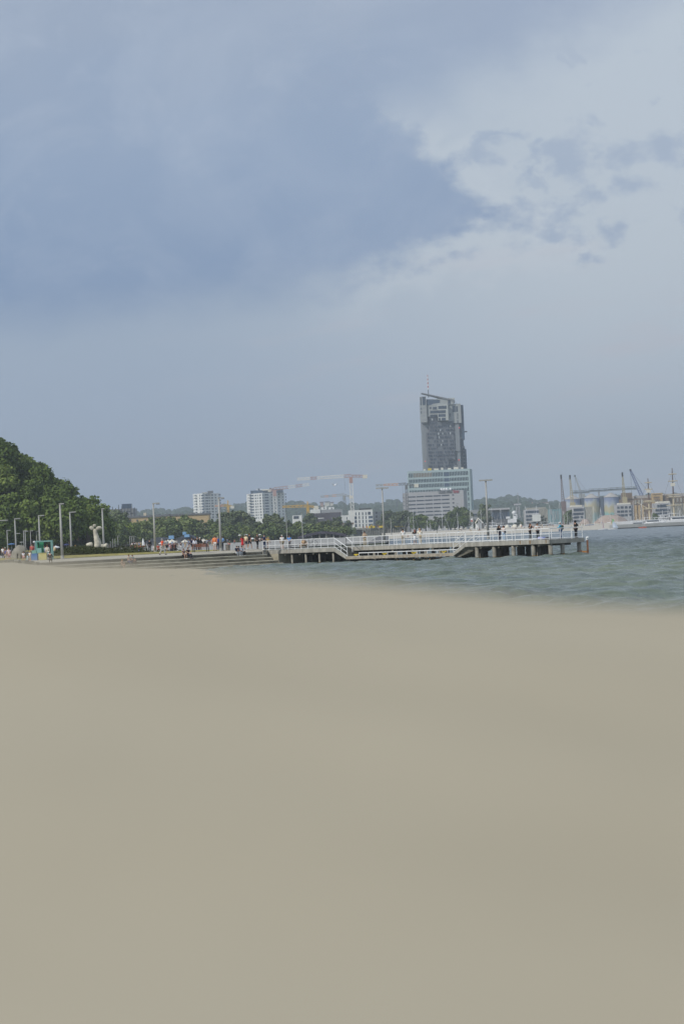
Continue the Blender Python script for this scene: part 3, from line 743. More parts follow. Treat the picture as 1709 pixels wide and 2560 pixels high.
b2_ = P(707,1222,2630); MB().box(b.x+.01,2627,zt,b2_.x,2645,zt+3.9).build('glass_storey', M['glass_blue'], r)
MB().box(b.x-1,2622,zt+3.0,b.x+6,2626.9,zt+4.2).build('canopy', M['canvas'], r)
for k in range(4): 
    q = P((642,647,652,676)[k],1222,2640); MB().box(q.x-.8,2638,zt+3.61,q.x+.8,2640,zt+5.2+.4*(k % 2)).build('rooftop_unit', M['dark'] if k % 2 else M['white'], r)
# --- white block by the building site ----------------------------------------
c6 = crop(860, 1270, 7.84); D3 = 1800
r = vroot('apartment_block', 900, D3, 'low white apartment block with a right wing coloured in shade behind the building site', 'apartment building')
a = P(*c6(80,50), D3); b = P(*c6(555,28), D3); z3 = P(*c6(380,390), D3).z
MB().box(a.x, D3, z3-4, b.x, D3+22, a.z).build('walls', M['render_white'], r)
q = P(*c6(0,145), D3); MB().box(q.x-4, D3+1.2, z3-3, a.x-.004, D3+20, q.z).build('low_wing', M['render_white'], r)
q = P(*c6(565,45), D3); q2 = P(*c6(850,120), D3)
MB().prism([(b.x+.003,D3+.2),(q2.x,D3+26),(q2.x-12,D3+40),(b.x+.003,D3+21)], z3-4, q.z-1).build('shaded_wing', SH, r)  # shade on this white wing is painted in as grey
for rr in range(4):
    for k, x in enumerate((228,292,360,425)):
        panel(r, D3, *c6(x+rr*3.5, 115+rr*76-(x-228)*.03), 20/7.84, 56/7.84, g1)
    if rr: 
        panel(r, D3, *c6(512+rr*3, 105+rr*75), 80/7.84, 48/7.84, g2, name='balcony_glazing'); panel(r, D3, *c6(215+rr*3, 118+rr*76), 50/7.84, 56/7.84, g2, name='balcony_glazing')
    else: panel(r, D3, *c6(490, 103), 54/7.84, 56/7.84, g1)
    if rr in (1,2):
        for x in (56,122): panel(r, D3+1.2, *c6(x-2+rr*2, 130+rr*72-(x-56)*.04), 18/7.84, 50/7.84, g1)
    pw = (Vector((b.x,D3+.2,0)), (Vector((q2.x,D3+26,0))-Vector((b.x,D3+.2,0))).normalized())
    for x in (630,758): panel(r, pw, *c6(x, 92+rr*77-(x-630)*.03), 36/7.84, 46/7.84, g1)
MB().box(a.x+8, D3+6, a.z, a.x+17, D3+16, a.z+1.1).build('roof_plant', M['dark'], r)
# --- offices and villas around the trees -------------------------------------
def office(name, cr_, tl, br, D, label, m, bands=(), depth=18, cat='building', group=None, zb=None, bm=None, bname='window_band'):
    r = vroot(name, (cr_(*tl)[0]+cr_(*br)[0])/2, D, label, cat, group=group)
    a = P(*cr_(*tl), D); b = P(*cr_(*br), D)
    MB().box(a.x, D, 2 if zb is None else zb, b.x, D+depth, a.z).build('walls', m, r)
    s = cr_(1,0)[0]-cr_(0,0)[0]
    for (x,y,w,h) in bands: panel(r, D, *cr_(x,y), w*s, h*s, bm or g1, name=bname)
    return r, a, b
cB = crop(1220, 1240, 8.711); cD_ = crop(730, 1170, 9.224); cE_ = crop(1380, 1170, 9.224); cF_ = crop(1540, 1150, 9.278); c3 = crop(0,0,1)
r, a, b = office('office_building', cB, (20,312), (462,520), 1720, 'long low glazed hall with a pale flat roof behind the patrol ship', M['roofgrey'])
for k in range(9): panel(r, 1720, *cB(85+k*44, 435-k*2), 38/8.71, 150/8.71, M['glass'] if k % 4 else M['glass_blue'])
MB().box(a.x-.5, 1718.5, a.z-.004, b.x+.5, 1739, a.z+1.2).build('roof', MH, r)
r, a, b = office('office_building', crop(1040,1270,7.84), (1085,42), (1360,175), 1725, 'low grey building between the hotel and the right T lamp', SH, [(1150,130,100,34),(1200,160,200,10)])
r, a, b = office('office_building', cB, (800,300), (1110,600), 1700, 'grey four storey office with white cube beside a poplar behind the pier women', MH, [(955,345,290,52),(880,440,140,50),(880,515,140,50),(955,585,290,28)])
q = P(*cB(845,258), 1700); q2 = P(*cB(1258,292), 1700); MB().box(q.x, 1701, a.z, q2.x, 1716, q.z).build('roof_storey', M['concrete_light'], r)
q = P(*cB(960,410), 1696); q2 = P(*cB(1140,548), 1696); MB().box(q.x, 1694, q2.z, q2.x, 1699.9, q.z).build('white_cube', M['render_white'], r)
def fins(r, cr_, x0, x1, y0, y1, D, n):
    s = cr_(1,0)[0]-cr_(0,0)[0]
    a = P(*cr_(x0,y0), D); b = P(*cr_(x1,y1), D); MB().box(a.x, D+1, 2, b.x, D+16, a.z).build('finned_wing', M['glass_blue'], r)
    for k in range(n+1):
        x = a.x+(b.x-a.x)*k/n; MB().box(x-.35, D+.1, 2, x+.35, D+.99, a.z).build('fin', M['concrete_light'], r)
fins(r, cB, 1112, 1292, 290, 560, 1700, 6)
r, a, b = office('office_building', cE_, (385,905), (735,1280), 1690, 'office with white roof box standing left of the finned wing, in front of the silos', MH, [(615,965,255,66),(560,1060,320,56),(560,1140,320,50),(560,1222,320,46)])
q = P(*cE_(440,862), 1690); q2 = P(*cE_(690,905), 1690); MB().box(q.x, 1691, a.z, q2.x, 1705, q.z).build('roof_storey', M['canvas'], r)
fins(r, cE_, 765, 915, 895, 1180, 1690, 6)
r, a, b = office('office_building', cF_, (5,1035), (350,1400), 1680, 'pale office with square window bays left of the old granary', MH, [(40,1105,50,56),(125,1100,70,56),(222,1098,60,56),(310,1095,50,56),(45,1200,70,52),(135,1196,80,52),(222,1192,60,52),(316,1188,60,52),(50,1288,80,52),(140,1284,80,52),(225,1278,60,52),(322,1270,66,52)])
q = P(*cF_(60,1000), 1680); q2 = P(*cF_(330,1035), 1680); MB().box(q.x, 1681, a.z, q2.x, 1695, q.z).build('roof_storey', M['canvas'], r)
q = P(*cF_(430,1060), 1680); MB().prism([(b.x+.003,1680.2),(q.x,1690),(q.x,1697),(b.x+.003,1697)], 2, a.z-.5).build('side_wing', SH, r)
r, a, b = office('office_building', cF_, (890,1005), (1262,1320), 1680, 'pale office with long ribbon windows in front of the old granary tower', MH, [(1100,1062,190,66),(968,1070,56,60),(1100,1160,210,60),(945,1168,90,50),(1100,1240,215,56),(945,1250,90,46),(1190,1305,140,26),(1232,1165,26,50),(1236,1250,26,50)])
q = P(*cF_(960,962), 1680); q2 = P(*cF_(1240,1000), 1680); MB().box(q.x, 1681, a.z, q2.x, 1695, q.z).build('roof_storey', M['canvas'], r)
fins(r, cF_, 1264, 1560, 1010, 1320, 1680, 8)
r, a, b = office('storage_hall', cB, (1335,290), (1600,560), 1800, 'teal framed storage hall in the harbour left of the painted silos', mat('teal_cladding', (.16,.28,.31), .6, .15, .06), [(1365,350,34,110),(1450,420,22,180),(1510,420,26,180),(1395,460,16,140)], bm=SH)
r, a, b = office('white_villa', cD_, (2,1098), (238,1200), 1500, 'small white villa with a large dark window opening in the trees', M['render_white'], [(95,1140,120,64)], depth=10)
r, a, b = office('white_building', cD_, (410,962), (650,1060), 2300, 'white flat roofed building with a grey wing and rooftop huts before the hills', M['render_white'], depth=14)
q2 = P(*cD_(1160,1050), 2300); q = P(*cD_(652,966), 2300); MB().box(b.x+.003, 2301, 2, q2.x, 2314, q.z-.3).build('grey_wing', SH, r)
for x0, x1 in ((490,540),(585,630),(660,800),(830,968)):
    q = P(*cD_(x0,905), 2300); q2 = P(*cD_(x1,960), 2300); MB().box(q.x, 2303, a.z-.6, q2.x, 2311, q.z).build('rooftop_hut', M['render_white'], r)
    panel(r, 2303, *cD_((x0+x1)/2+10, 930), 20/9.2, 36/9.2, g1)
r, a, b = office('dark_building', cD_, (400,1052), (1140,1320), 1950, 'long dark brown building with white floor bands behind the small trees', mat('dark_brown_cladding', (.07,.06,.075), .8, .2, .04), [(640,1160,180,16),(960,1152,90,12),(650,1262,180,16),(1000,1240,150,14)], bm=M['white'], bname='floor_band')
r, a, b = office('grey_building', cD_, (1060,1100), (1128,1290), 1790, 'narrow grey glass building beside the white apartment block', M['glass_blue'], depth=8)
# yellow building with flat roof, rooftops and scaffolded block far left
cC_ = crop(270, 1280, 9.8)
r, a, b = office('yellow_building', cC_, (480,148), (2480,330), 1450, 'long yellow building with a dark flat roof showing above the trees', mat('yellow_render', (.50,.37,.20), .8, .08, .05), [(560,200,30,36),(720,205,40,40),(915,200,34,30),(1010,195,40,30)])
MB().box(a.x-.4, 1449.4, a.z-.02, b.x+.4, 1470, a.z+.9).build('flat_roof', M['roofgrey'], r)
q = P(*cC_(868,20), 1452); q2 = P(*cC_(935,110), 1452); MB().box(q.x, 1453, a.z+.9, q2.x, 1459, q.z).build('roof_tower', mat('cream_render', (.56,.50,.38), .8, .06, .1), r)
for k, (x, w, h) in enumerate(((660,30,14),(720,50,22),(1000,60,18),(1100,80,26),(1230,60,40),(1400,120,30),(1500,40,44),(1650,90,24),(1800,60,34),(1950,120,22),(2080,40,44),(2180,90,24))):
    q = P(*cC_(x,100-(x-660)*.035), 1800); z0 = a.z*1.0
    rr = vroot('distant_house', q.x/1800*F+854, 1800, 'far pale rooftop peeping over the long yellow building', 'house', group='far rooftops above the yellow building')
    rr.location.x = q.x
    MB().box(q.x-w/19.6*.298*.5*2, 1800, 2, q.x+w/19.6*.298, 1810, q.z+h/9.8*.298-1).build('walls', M['render_white'] if k % 2 else SH, rr)
    MB().box(q.x-w/19.6*.298-.3, 1799.6, q.z+h/9.8*.298-1.004, q.x+w/19.6*.298+.3, 1810.5, q.z+h/9.8*.298-.4).build('roof', M['roofgrey'], rr)
r, a, b = office('scaffolded_block', crop(0,1050,3.647), (1000,815), (1232,900), 1500, 'grey block under scaffolding on the skyline beside the wooded hill', SH, [(1060,840,30,8),(1110,838,40,8),(1170,835,40,8),(1205,850,30,8),(1120,860,120,6)])
for k in range(9):
    x = a.x+(b.x-a.x)*k/8; MB().bar((x,1499,a.z-6), (x,1499,a.z+2.6-(k % 3)), .35).build('scaffold_post', M['dark'], r)
MB().box(b.x-8, 1502, a.z, b.x-2, 1508, a.z+3).build('stair_tower', M['glass_blue'], r)
# --- seafront restaurants ------------------------------------------------------
def hip(r, cr_, pts, D, depth, m, eave):
    q = [P(*cr_(*p), D) for p in pts]; q = [Vector((p.x, D, p.z)) for p in q]
    MB().extr(q, (0,depth,0)).build('roof', m, r); return q
cR = crop(400, 1300, 9.8)
MR = mat('slate_blue_roofing', (.075,.085,.11), .8, .12, .3)
r = vroot('restaurant', 465, 760, 'beach restaurant with a steep dark grey roof and two stacked blue roof boxes', 'restaurant')
hip(r, cR, [(365,480),(560,385),(650,360),(760,378),(900,480)], 760, 14, MR, 0)
q = P(*cR(380,480), 761); q2 = P(*cR(890,480), 761); MB().box(q.x, 761, 2, q2.x, 773, q.z).build('walls', M['grey_render'], r)
for (x0,y0,x1,y1,nm) in ((558,292,640,360,'roof_box'),(600,355,722,418,'roof_box')):
    a_ = P(*cR(x0,y0), 758); b_ = P(*cR(x1,y1), 758); MB().box(a_.x, 757, b_.z, b_.x, 759.9, a_.z).build(nm, mat('sky_blue_panel', (.20,.38,.62), .6, .06, .3), r)
r = vroot('restaurant', 400, 800, 'low slate roofed beach restaurant with one blue roof box behind the orange shirted walker', 'restaurant')
hip(r, crop(270,1280,9.8), [(905,735),(1130,635),(1210,618),(1400,630),(1620,710),(1640,730)], 800, 14, MR, 0)
q = P(366,1355,801); q2 = P(432,1352,801); MB().box(q.x, 801, 2, q2.x, 813, q.z).build('walls', M['grey_render'], r)
a_ = P(*cR(222,385), 799); b_ = P(*cR(345,460), 799); MB().box(a_.x, 797, b_.z, b_.x, 799.9, a_.z).build('roof_box', mat('sky_blue_panel', (.20,.38,.62), .6, .06, .3), r)
cG_ = crop(680, 1290, 7.127)
r = vroot('beach_pavilion', 800, 1040, 'open beach pavilion with a long low arched dark roof at the end of the plaza', 'pavilion')
top = [(455,370),(560,335),(700,305),(840,275),(960,272),(1090,280),(1200,298),(1320,325)]
q = [P(*cG_(*p), 1040) for p in top]; mb = MB()
mb.extr([Vector((p.x,1040,p.z)) for p in q]+[Vector((p.x,1040,p.z-1.1)) for p in reversed(q)], (0,22,0)); mb.build('roof', mat('dark_arched_roof', (.055,.05,.07), .8, .1, .2), r)
for k in range(1, 8): MB().bar((q[k].x,1041,2), (q[k].x,1041,q[k].z-1.11), .4).build('column', M['concrete_light'], r)
MB().box(q[1].x, 1055, 2, q[6].x, 1056, q[1].z).build('back_wall', M['dark'], r)
a_ = P(*cG_(945,335), 1046); b_ = P(*cG_(1050,375), 1046); MB().box(a_.x, 1046, 2, b_.x, 1048, a_.z).build('kiosk', M['canvas'], r)
# --- silos, granary -------------------------------------------------------------
def mural(name, cols, seed):
    m = bpy.data.materials.new(name); m.use_nodes = True; nt = m.node_tree; N = nt.nodes; L = nt.links
    b = N['Principled BSDF']; b.inputs['Roughness'].default_value = .7
    tc = N.new('ShaderNodeTexCoord'); sp = N.new('ShaderNodeSeparateXYZ'); L.new(tc.outputs['Generated'], sp.inputs[0])
    nz = N.new('ShaderNodeTexNoise'); nz.noise_dimensions = '4D'; nz.inputs['W'].default_value = seed; nz.inputs['Scale'].default_value = 2.6; nz.inputs['Detail'].default_value = 4; L.new(tc.outputs['Generated'], nz.inputs['Vector'])
    ma = N.new('ShaderNodeMath'); ma.operation = 'MULTIPLY_ADD'; ma.inputs[1].default_value = .55; L.new(nz.outputs['Fac'], ma.inputs[0])
    mb_ = N.new('ShaderNodeMath'); mb_.operation = 'SUBTRACT'; L.new(sp.outputs[2], mb_.inputs[0]); mb_.inputs[1].default_value = .27; L.new(mb_.outputs[0], ma.inputs[2])
    rp = N.new('ShaderNodeValToRGB'); L.new(ma.outputs[0], rp.inputs[0]); e = rp.color_ramp.elements
    while len(e) < len(cols): e.new(.5)
    for i, (p, c) in enumerate(cols): e[i].position = p; e[i].color = (*c, 1)
    L.new(rp.outputs[0], b.inputs['Base Color']); return m
bl, lb, cr2, tl_, wh = (.22,.27,.42), (.36,.42,.52), (.46,.42,.28), (.27,.40,.40), (.44,.48,.52)
murals = [mural('painted_silo_shell', [(0,tl_),(.35,cr2),(.42,(.36,.40,.25)),(.6,lb),(.8,wh),(.9,bl)], 1), mural('painted_silo_shell', [(0,tl_),(.3,(.3,.4,.38)),(.45,cr2),(.7,(.50,.46,.32)),(.86,wh),(.95,bl)], 4), mural('painted_silo_shell', [(0,tl_),(.40,(.24,.44,.42)),(.44,cr2),(.58,(.46,.42,.28)),(.68,wh),(.85,bl)], 7)]
Ds = 2250
for i, (x0, x1, yp, ye, lb_) in enumerate(((290,652,620,718,'painted grain silo with a pale blue and yellow mural, beside the dark crane'),(728,1092,590,690,'middle painted grain silo with a large yellow mural'),(1185,1548,570,668,'painted grain silo with a blue, white and teal mural, beside the granary'))):
    a_ = P(*cE_(x0,ye), Ds); b_ = P(*cE_(x1,ye), Ds); cx_ = (a_.x+b_.x)/2; R = (b_.x-a_.x)/2; zp = P(*cE_((x0+x1)/2,yp), Ds).z; ze = (a_.z+b_.z)/2
    r = empty('grain_silo', (cx_, Ds+R, 2), lb_, 'silo', 'painted grain silos in the harbour')
    MB().tube([(cx_,Ds+R,2),(cx_,Ds+R,ze)], R, 40).build('shell', murals[i], r, smooth=False)
    MB().tube([(cx_,Ds+R,ze+.01),(cx_,Ds+R,zp)], [R+.4,1.0], 40).build('cone_roof', mat('silo_roof_metal', (.42,.40,.38), .6, .06, .2), r)
    for k in (0,1):
        q = P(*cE_(x1+ (22 if k == 0 else 56),ye), Ds+4)
        MB().tube([(q.x,Ds+6,2),(q.x,Ds+6,q.z+1)], 1.5, 12).build('service_shaft', mat('shaft_grey_blue', (.10,.13,.18), .6, .1, .2), r)
r = vroot('conveyor_bridge', 1480, Ds, 'grey steel conveyor bridge running across the tops of the painted silos', 'conveyor')
for (x0,x1,y) in ((470,850,590),(850,1285,550),(1285,1950,522)):
    a_ = P(*cE_(x0,y), Ds+6); b_ = P(*cE_(x1,y-(x1-x0)*.0463), Ds+6); z = (a_.z+b_.z)/2
    mb = MB()
    for dz in (0,2.6): 
        for dy_ in (0,2.4): mb.bar((a_.x,Ds+6+dy_,z+dz), (b_.x,Ds+6+dy_,z+dz), .5)
    n = int((b_.x-a_.x)/2.6)
    for k in range(n): 
        x = a_.x+(b_.x-a_.x)*k/n; xx = a_.x+(b_.x-a_.x)*(k+1)/n; mb.bar((x,Ds+6,z+(2.6 if k % 2 else 0)), (xx,Ds+6,z+(0 if k % 2 else 2.6)), .35)
    mb.box(a_.x, Ds+7, z+.3, b_.x, Ds+7.6, z+1.6)
    mb.build('truss', mat('conveyor_steel', (.25,.28,.31), .6, .1, .2), r)
    MB().bar(((a_.x+b_.x)/2,Ds+7,2), ((a_.x+b_.x)/2,Ds+7,z), 1.2).build('support', SH, r)
r = vroot('granary', 1650, 2000, 'old brown and cream harbour granary with a central tower behind the tall ships', 'granary')
GB = mat('granary_brown', (.20,.145,.11), .9, .15, .08); GY = mat('granary_cream', (.50,.36,.19), .9, .08, .08)
a_ = P(*cF_(180,905), 2000); b_ = P(*cF_(1900,830), 2000); zl = P(*cF_(700,1040), 2000).z; z1 = P(*cF_(700,880), 2000).z
MB().box(a_.x, 2000, 2, b_.x, 2040, z1).build('walls', GB, r)
for k in range(28):
    x = a_.x+9+k*2.9
    if abs(x-P(*cF_(960,1000),2000).x) > 11: MB().box(x-.95, 1999.4, 2, x+.95, 1999.96, zl).build('pilaster', GY, r); MB().box(x-.7, 1999.5, zl+1, x+.7, 1999.96, z1-1.2).build('pilaster', M['concrete_light'], r)
g0 = P(*cF_(450,850), 2000).x; g1_ = P(*cF_(800,850), 2000).x; zr = P(*cF_(600,820), 2000).z
MB().box(g0, 2003, z1, g1_, 2036, zr).build('roof', mat('granary_roof', (.40,.38,.36), .8, .06, .2), r)
g0 = P(*cF_(1115,800), 2000).x; zr = P(*cF_(1200,780), 2000).z
MB().box(g0, 2003, z1, b_.x, 2036, zr).build('roof', mat('granary_roof', (.40,.38,.36), .8, .06, .2), r)
a2 = P(*cF_(815,775), 1996); b2_ = P(*cF_(1060,775), 1996)
MB().box(a2.x, 1995, 2, b2_.x, 2001, a2.z).build('tower', GY, r)
MB().box(b2_.x+.01, 1997, 2, b2_.x+5, 2005, a2.z-2).build('tower_side', GB, r)
for x,y,w,h in ((925,870,140,44),(935,940,150,60),(930,800,200,20)): panel(r, 1995.0, *cF_(x,y), w/9.3, h/9.3, GB, name='window_row')
g1 = M['glass']
q = P(*cF_(250,850), 1999); MB().box(q.x-4, 1999, z1, q.x+4, 2010, z1+5).build('roof_house', GB, r)
# --- building site with formwork -------------------------------------------------
r = vroot('building_site', 930, 1640, 'concrete frame under construction with yellow formwork and grey columns', 'construction site')
cS = crop(860, 1270, 7.84)
a_ = P(*cS(190,395), 1640); b_ = P(*cS(1290,330), 1640)
mb_z = P(*cS(700,375), 1640).z
MB().box(a_.x, 1641, mb_z-.8, b_.x, 1660, mb_z).build('floor_slab', M['concrete'], r)
MB().box(a_.x-12, 1645, mb_z-.2+3, P(*cS(190,330),1645).x, 1660, mb_z+4).build('floor_slab', GB, r)
for k in range(26):
    x = a_.x+6+(b_.x-a_.x-8)*k/25; MB().bar((x,1640.6,1.9), (x,1640.6,mb_z-.81), .42).build('column', M['concrete_light'], r)
MB().box(a_.x, 1656, 1.9, b_.x, 1657, mb_z-.9).build('back_wall', SH, r)
for k, (x0,x1,y) in enumerate(((480,600,372),(680,760,368),(960,1140,352),(1150,1165,330),(520,545,345),(1172,1182,320),(1135,1150,330))):
    q = P(*cS(x0,y), 1639); q2 = P(*cS(x1,y), 1639); MB().box(q.x, 1639, mb_z-.4, q2.x, 1640.2, q.z+.6).build('formwork', M['yellow'], r)
for k in range(14):
    q = P(*cS(300+k*72,350), 1642); MB().box(q.x-.5, 1642, mb_z, q.x+.5, 1643, mb_z+.8+.9*random.random()).build('material_stack', random.choice((M['canvas'],M['rust'],M['concrete'],M['orange'])), r)
q = P(*cS(1078,315), 1642); MB().box(q.x-1.6, 1641, mb_z, q.x+1.6, 1644, mb_z+2.4).build('site_cabin', mat('sky_blue_panel', (.20,.38,.62), .6, .06, .3), r)
# --- cranes ----------------------------------------------------------------------
def lattice(mb, a, b, w, t, n, taper=1.0):
    a, b = Vector(a), Vector(b); d = (b-a).normalized(); up = Vector((0,0,1)) if abs(d.z) < .9 else Vector((0,1,0))
    x = d.cross(up).normalized(); y = x.cross(d).normalized(); prev = None
    for i in range(n+1):
        f = i/n; c = a.lerp(b, f); ww = w*(1+(taper-1)*f)/2
        cur = [c+x*ww+y*ww, c-x*ww+y*ww, c-x*ww-y*ww, c+x*ww-y*ww]
        if prev:
            for k in range(4):
                mb.bar(prev[k], cur[k], t); mb.bar(prev[k], cur[(k+1) % 4], t*.7)
        prev = cur
def tower_crane(label, D, top, base, jib, counter, m_mast, segs, w=2.2, apex=None, t=.5):
    pt = P(*top, D); pb2 = P(*base, D); pb2.x = pt.x
    r = empty('tower_crane', (pt.x, D, max(2, pb2.z)), label, 'tower crane', 'tower cranes over the city')
    mb = MB(); lattice(mb, (pt.x,D,pb2.z), pt, w, t, max(6, int((pt.z-pb2.z)/w/1.3))); mb.build('mast', m_mast, r)
    pj = P(*jib, D); pc = P(*counter, D); n = len(segs)
    up = Vector((0,0,1))
    for i, m_ in enumerate(segs):
        f0, f1 = i/n, (i+1)/n; mb = MB(); q0 = (pt+up*w*.6).lerp(pj, f0); q1 = (pt+up*w*.6).lerp(pj, f1)
        lattice(mb, q0, q1, w*(.95-.3*f0), t*.9, max(2, int((q1-q0).length/w/1.4)), (.95-.3*f1)/(.95-.3*f0)); mb.build('jib', m_, r)
    mb = MB(); lattice(mb, pt+up*w*.5, pc, w*.7, t, 4); mb.build('counter_jib', segs[0], r)
    MB().box(pc.x-1.6, D-1.2, pc.z-1.6, pc.x+1.6, D+1.2, pc.z+1.0).build('counterweight', M['canvas'], r)
    MB().box(pt.x-w*.55, D-w*.6, pt.z-w*1.8, pt.x+w*.6, D+w*.6, pt.z+.3).build('cab', segs[0], r)
    if apex:
        q = P(*apex, D); q.x = pt.x; mb = MB(); lattice(mb, pt, q, w*.6, t*.8, 4, .3); mb.bar(q, pt.lerp(pj,.6)+up, .12); mb.bar(q, pc, .12); mb.build('apex', segs[0], r)
    h = (pt+up*w*.6).lerp(pj, .12); MB().bar(h, h-up*(pt.z-pb2.z)*.28, .12).build('hoist_rope', M['dark'], r)
    return r
CW, CRd = mat('crane_white', (.74,.72,.68), .6, .05, .5), mat('crane_faded_red', (.42,.27,.25), .6, .08, .5)
CY = mat('crane_yellow', (.58,.36,.06), .6, .08, .5); CG = mat('crane_grey', (.15,.16,.17), .6, .08, .5); CO = mat('crane_faded_orange', (.60,.34,.22), .6, .08, .5); CL = mat('crane_pale_grey', (.36,.37,.37), .6, .08, .5)
tower_crane('largest white and red tower crane, its jib reaching left above the white apartment block', 1750, (876.5,1194), (884,1320), (742,1198), (912,1190.5), CW, [CRd,CW,CW,CW,CW,CRd,CW,CW], 2.2, t=.38)
tower_crane('white and red tower crane before the wide apartment tower, jib to the right', 2400, (686,1227), (692,1312), (773,1211), (674,1226), CW, [CRd,CRd,CW,CRd,CW], 3.0)
tower_crane('grey tower crane with a faded orange jib, left of the large white mast', 2200, (860,1240), (866,1300), (801,1242), (877,1242), CG, [CL,CL,CO,CL,CO,CL], 2.0, t=.4)
tower_crane('yellow tower crane with a pointed head above the small white villa', 1850, (769,1268), (772,1318), (705,1267), (790,1268), CY, [CY,CY,CY], 1.6, apex=(768,1254))
tower_crane('yellow tower crane between the two white apartment towers', 2300, (570,1266), (573,1300), (537,1265), (581,1267), CY, [CY,CO,CO], 1.7, apex=(569,1251))
tower_crane('grey tower crane with a faded orange jib just left of the hotel', 1800, (1015,1213), (1021,1340), (938,1213.5), (1040,1213), CG, [CG,CO,CO,CL], 1.6, t=.4)
def port_crane(label, D, top, base, m1, w0_, boom=None, mb_col=None, ropes=True):
    pt = P(*top, D); pb2 = P(*base, D)
    r = empty('harbour_crane', (pb2.x, D, 2), label, 'harbour crane', 'harbour cranes')
    if boom is None:
        mb = MB(); lattice(mb, (pb2.x,D,pb2.z), pt, w0_*.85, .34, 12, .3); mb.build('boom', m1, r)
        MB().tube([(pt.x,D,pt.z-1.5),(pt.x,D,pt.z+2)], .7, 8).build('boom_head', M['dark'], r)
        MB().box(pb2.x-w0_*.6, D-2, 2, pb2.x+w0_*.8, D+3, pb2.z+(pt.z-pb2.z)*.12).build('tower', m1, r)
    else:
        mb = MB(); lattice(mb, pb2, pt, w0_, .4, 16, .45); mb.build('boom', m1, r)
        MB().box(pt.x-.8, D-.8, pt.z-1.2, pt.x+.8, D+.8, pt.z+1.2).build('boom_head', M['dark'], r)
        mb = MB(); mb.bar(pt, (pt.x+.2,D,pt.z-26), .18); mb.bar(pt, (pb2.x+7,D,pb2.z+3), .18); mb.build('ropes', M['dark'], r)
        MB().box(pb2.x-3, D-3, 2, pb2.x+4, D+3, pb2.z).build('machine_house', m1, r)
CBn = mat('crane_brown', (.19,.14,.14), .7, .1, .3); CYo = mat('crane_ochre', (.42,.36,.22), .7, .1, .3); CBl = mat('crane_blue', (.10,.14,.30), .6, .1, .3)
port_crane('dark brown harbour crane with upright boom, leftmost beside the painted silos', 1900, (1401.5,1193), (1407,1262), CBn, 2.6)
port_crane('ochre harbour crane with upright boom standing before the left painted silo', 1880, (1423.5,1194), (1430,1265), CYo, 2.6)
port_crane('thin grey slewing harbour crane far behind the ochre crane', 3000, (1436,1190), (1452,1235), CL, 2.0, boom=1)
port_crane('ochre harbour crane with upright boom right of the painted silos', 1950, (1554.5,1187), (1560,1250), CYo, 2.4)
port_crane('blue slewing harbour crane leaning left over the granary', 2300, (1574.5,1176), (1603,1240), CBl, 3.0, boom=1)
# ------------------------------------------------------------ foliage
def leaf_mat(name, c1, c2, c3, sc=.35):
    m = bpy.data.materials.new(name); m.use_nodes = True; nt = m.node_tree; N = nt.nodes; L = nt.links
    b = N['Principled BSDF']; b.inputs['Roughness'].default_value = .75; b.inputs['Specular IOR Level'].default_value = .2
    geo = N.new('ShaderNodeNewGeometry'); oi = N.new('ShaderNodeObjectInfo')
    r1 = N.new('ShaderNodeValToRGB'); e = r1.color_ramp.elements; e[0].color = (*c1,1); e[1].color = (*c3,1); e.new(.5).color = (*c2,1)
    tc = N.new('ShaderNodeTexCoord'); nz = N.new('ShaderNodeTexNoise'); nz.inputs['Scale'].default_value = sc; nz.inputs['Detail'].default_value = 3
    L.new(tc.outputs['Object'], nz.inputs['Vector'])
    a = N.new('ShaderNodeMath'); a.operation = 'MULTIPLY_ADD'; L.new(geo.outputs['Random Per Island'], a.inputs[0]); a.inputs[1].default_value = .45
    s = N.new('ShaderNodeMath'); s.operation = 'MULTIPLY_ADD'; L.new(oi.outputs['Random'], s.inputs[0]); s.inputs[1].default_value = .45
    q = N.new('ShaderNodeMath'); q.operation = 'MULTIPLY_ADD'; L.new(nz.outputs['Fac'], q.inputs[0]); q.inputs[1].default_value = .5; q.inputs[2].default_value = -.2
    L.new(q.outputs[0], s.inputs[2]); L.new(s.outputs[0], a.inputs[2]); L.new(a.outputs[0], r1.inputs[0]); L.new(r1.outputs[0], b.inputs['Base Color'])
    return m
LF1 = leaf_mat('broadleaf_foliage', (.040,.066,.016), (.098,.145,.028), (.21,.26,.065))
LF2 = leaf_mat('park_foliage', (.052,.08,.03), (.11,.15,.045), (.21,.245,.085))
LF3 = leaf_mat('olive_foliage', (.052,.072,.036), (.098,.125,.06), (.18,.205,.10))
LF4 = leaf_mat('conifer_foliage', (.02,.035,.022), (.035,.055,.03), (.05,.075,.04))
LH = leaf_mat('hedge_foliage', (.028,.034,.012), (.05,.06,.018), (.095,.10,.035), 1.2)
LHill = leaf_mat('far_wood_foliage', (.02,.04,.018), (.035,.06,.025), (.055,.08,.035), .02)
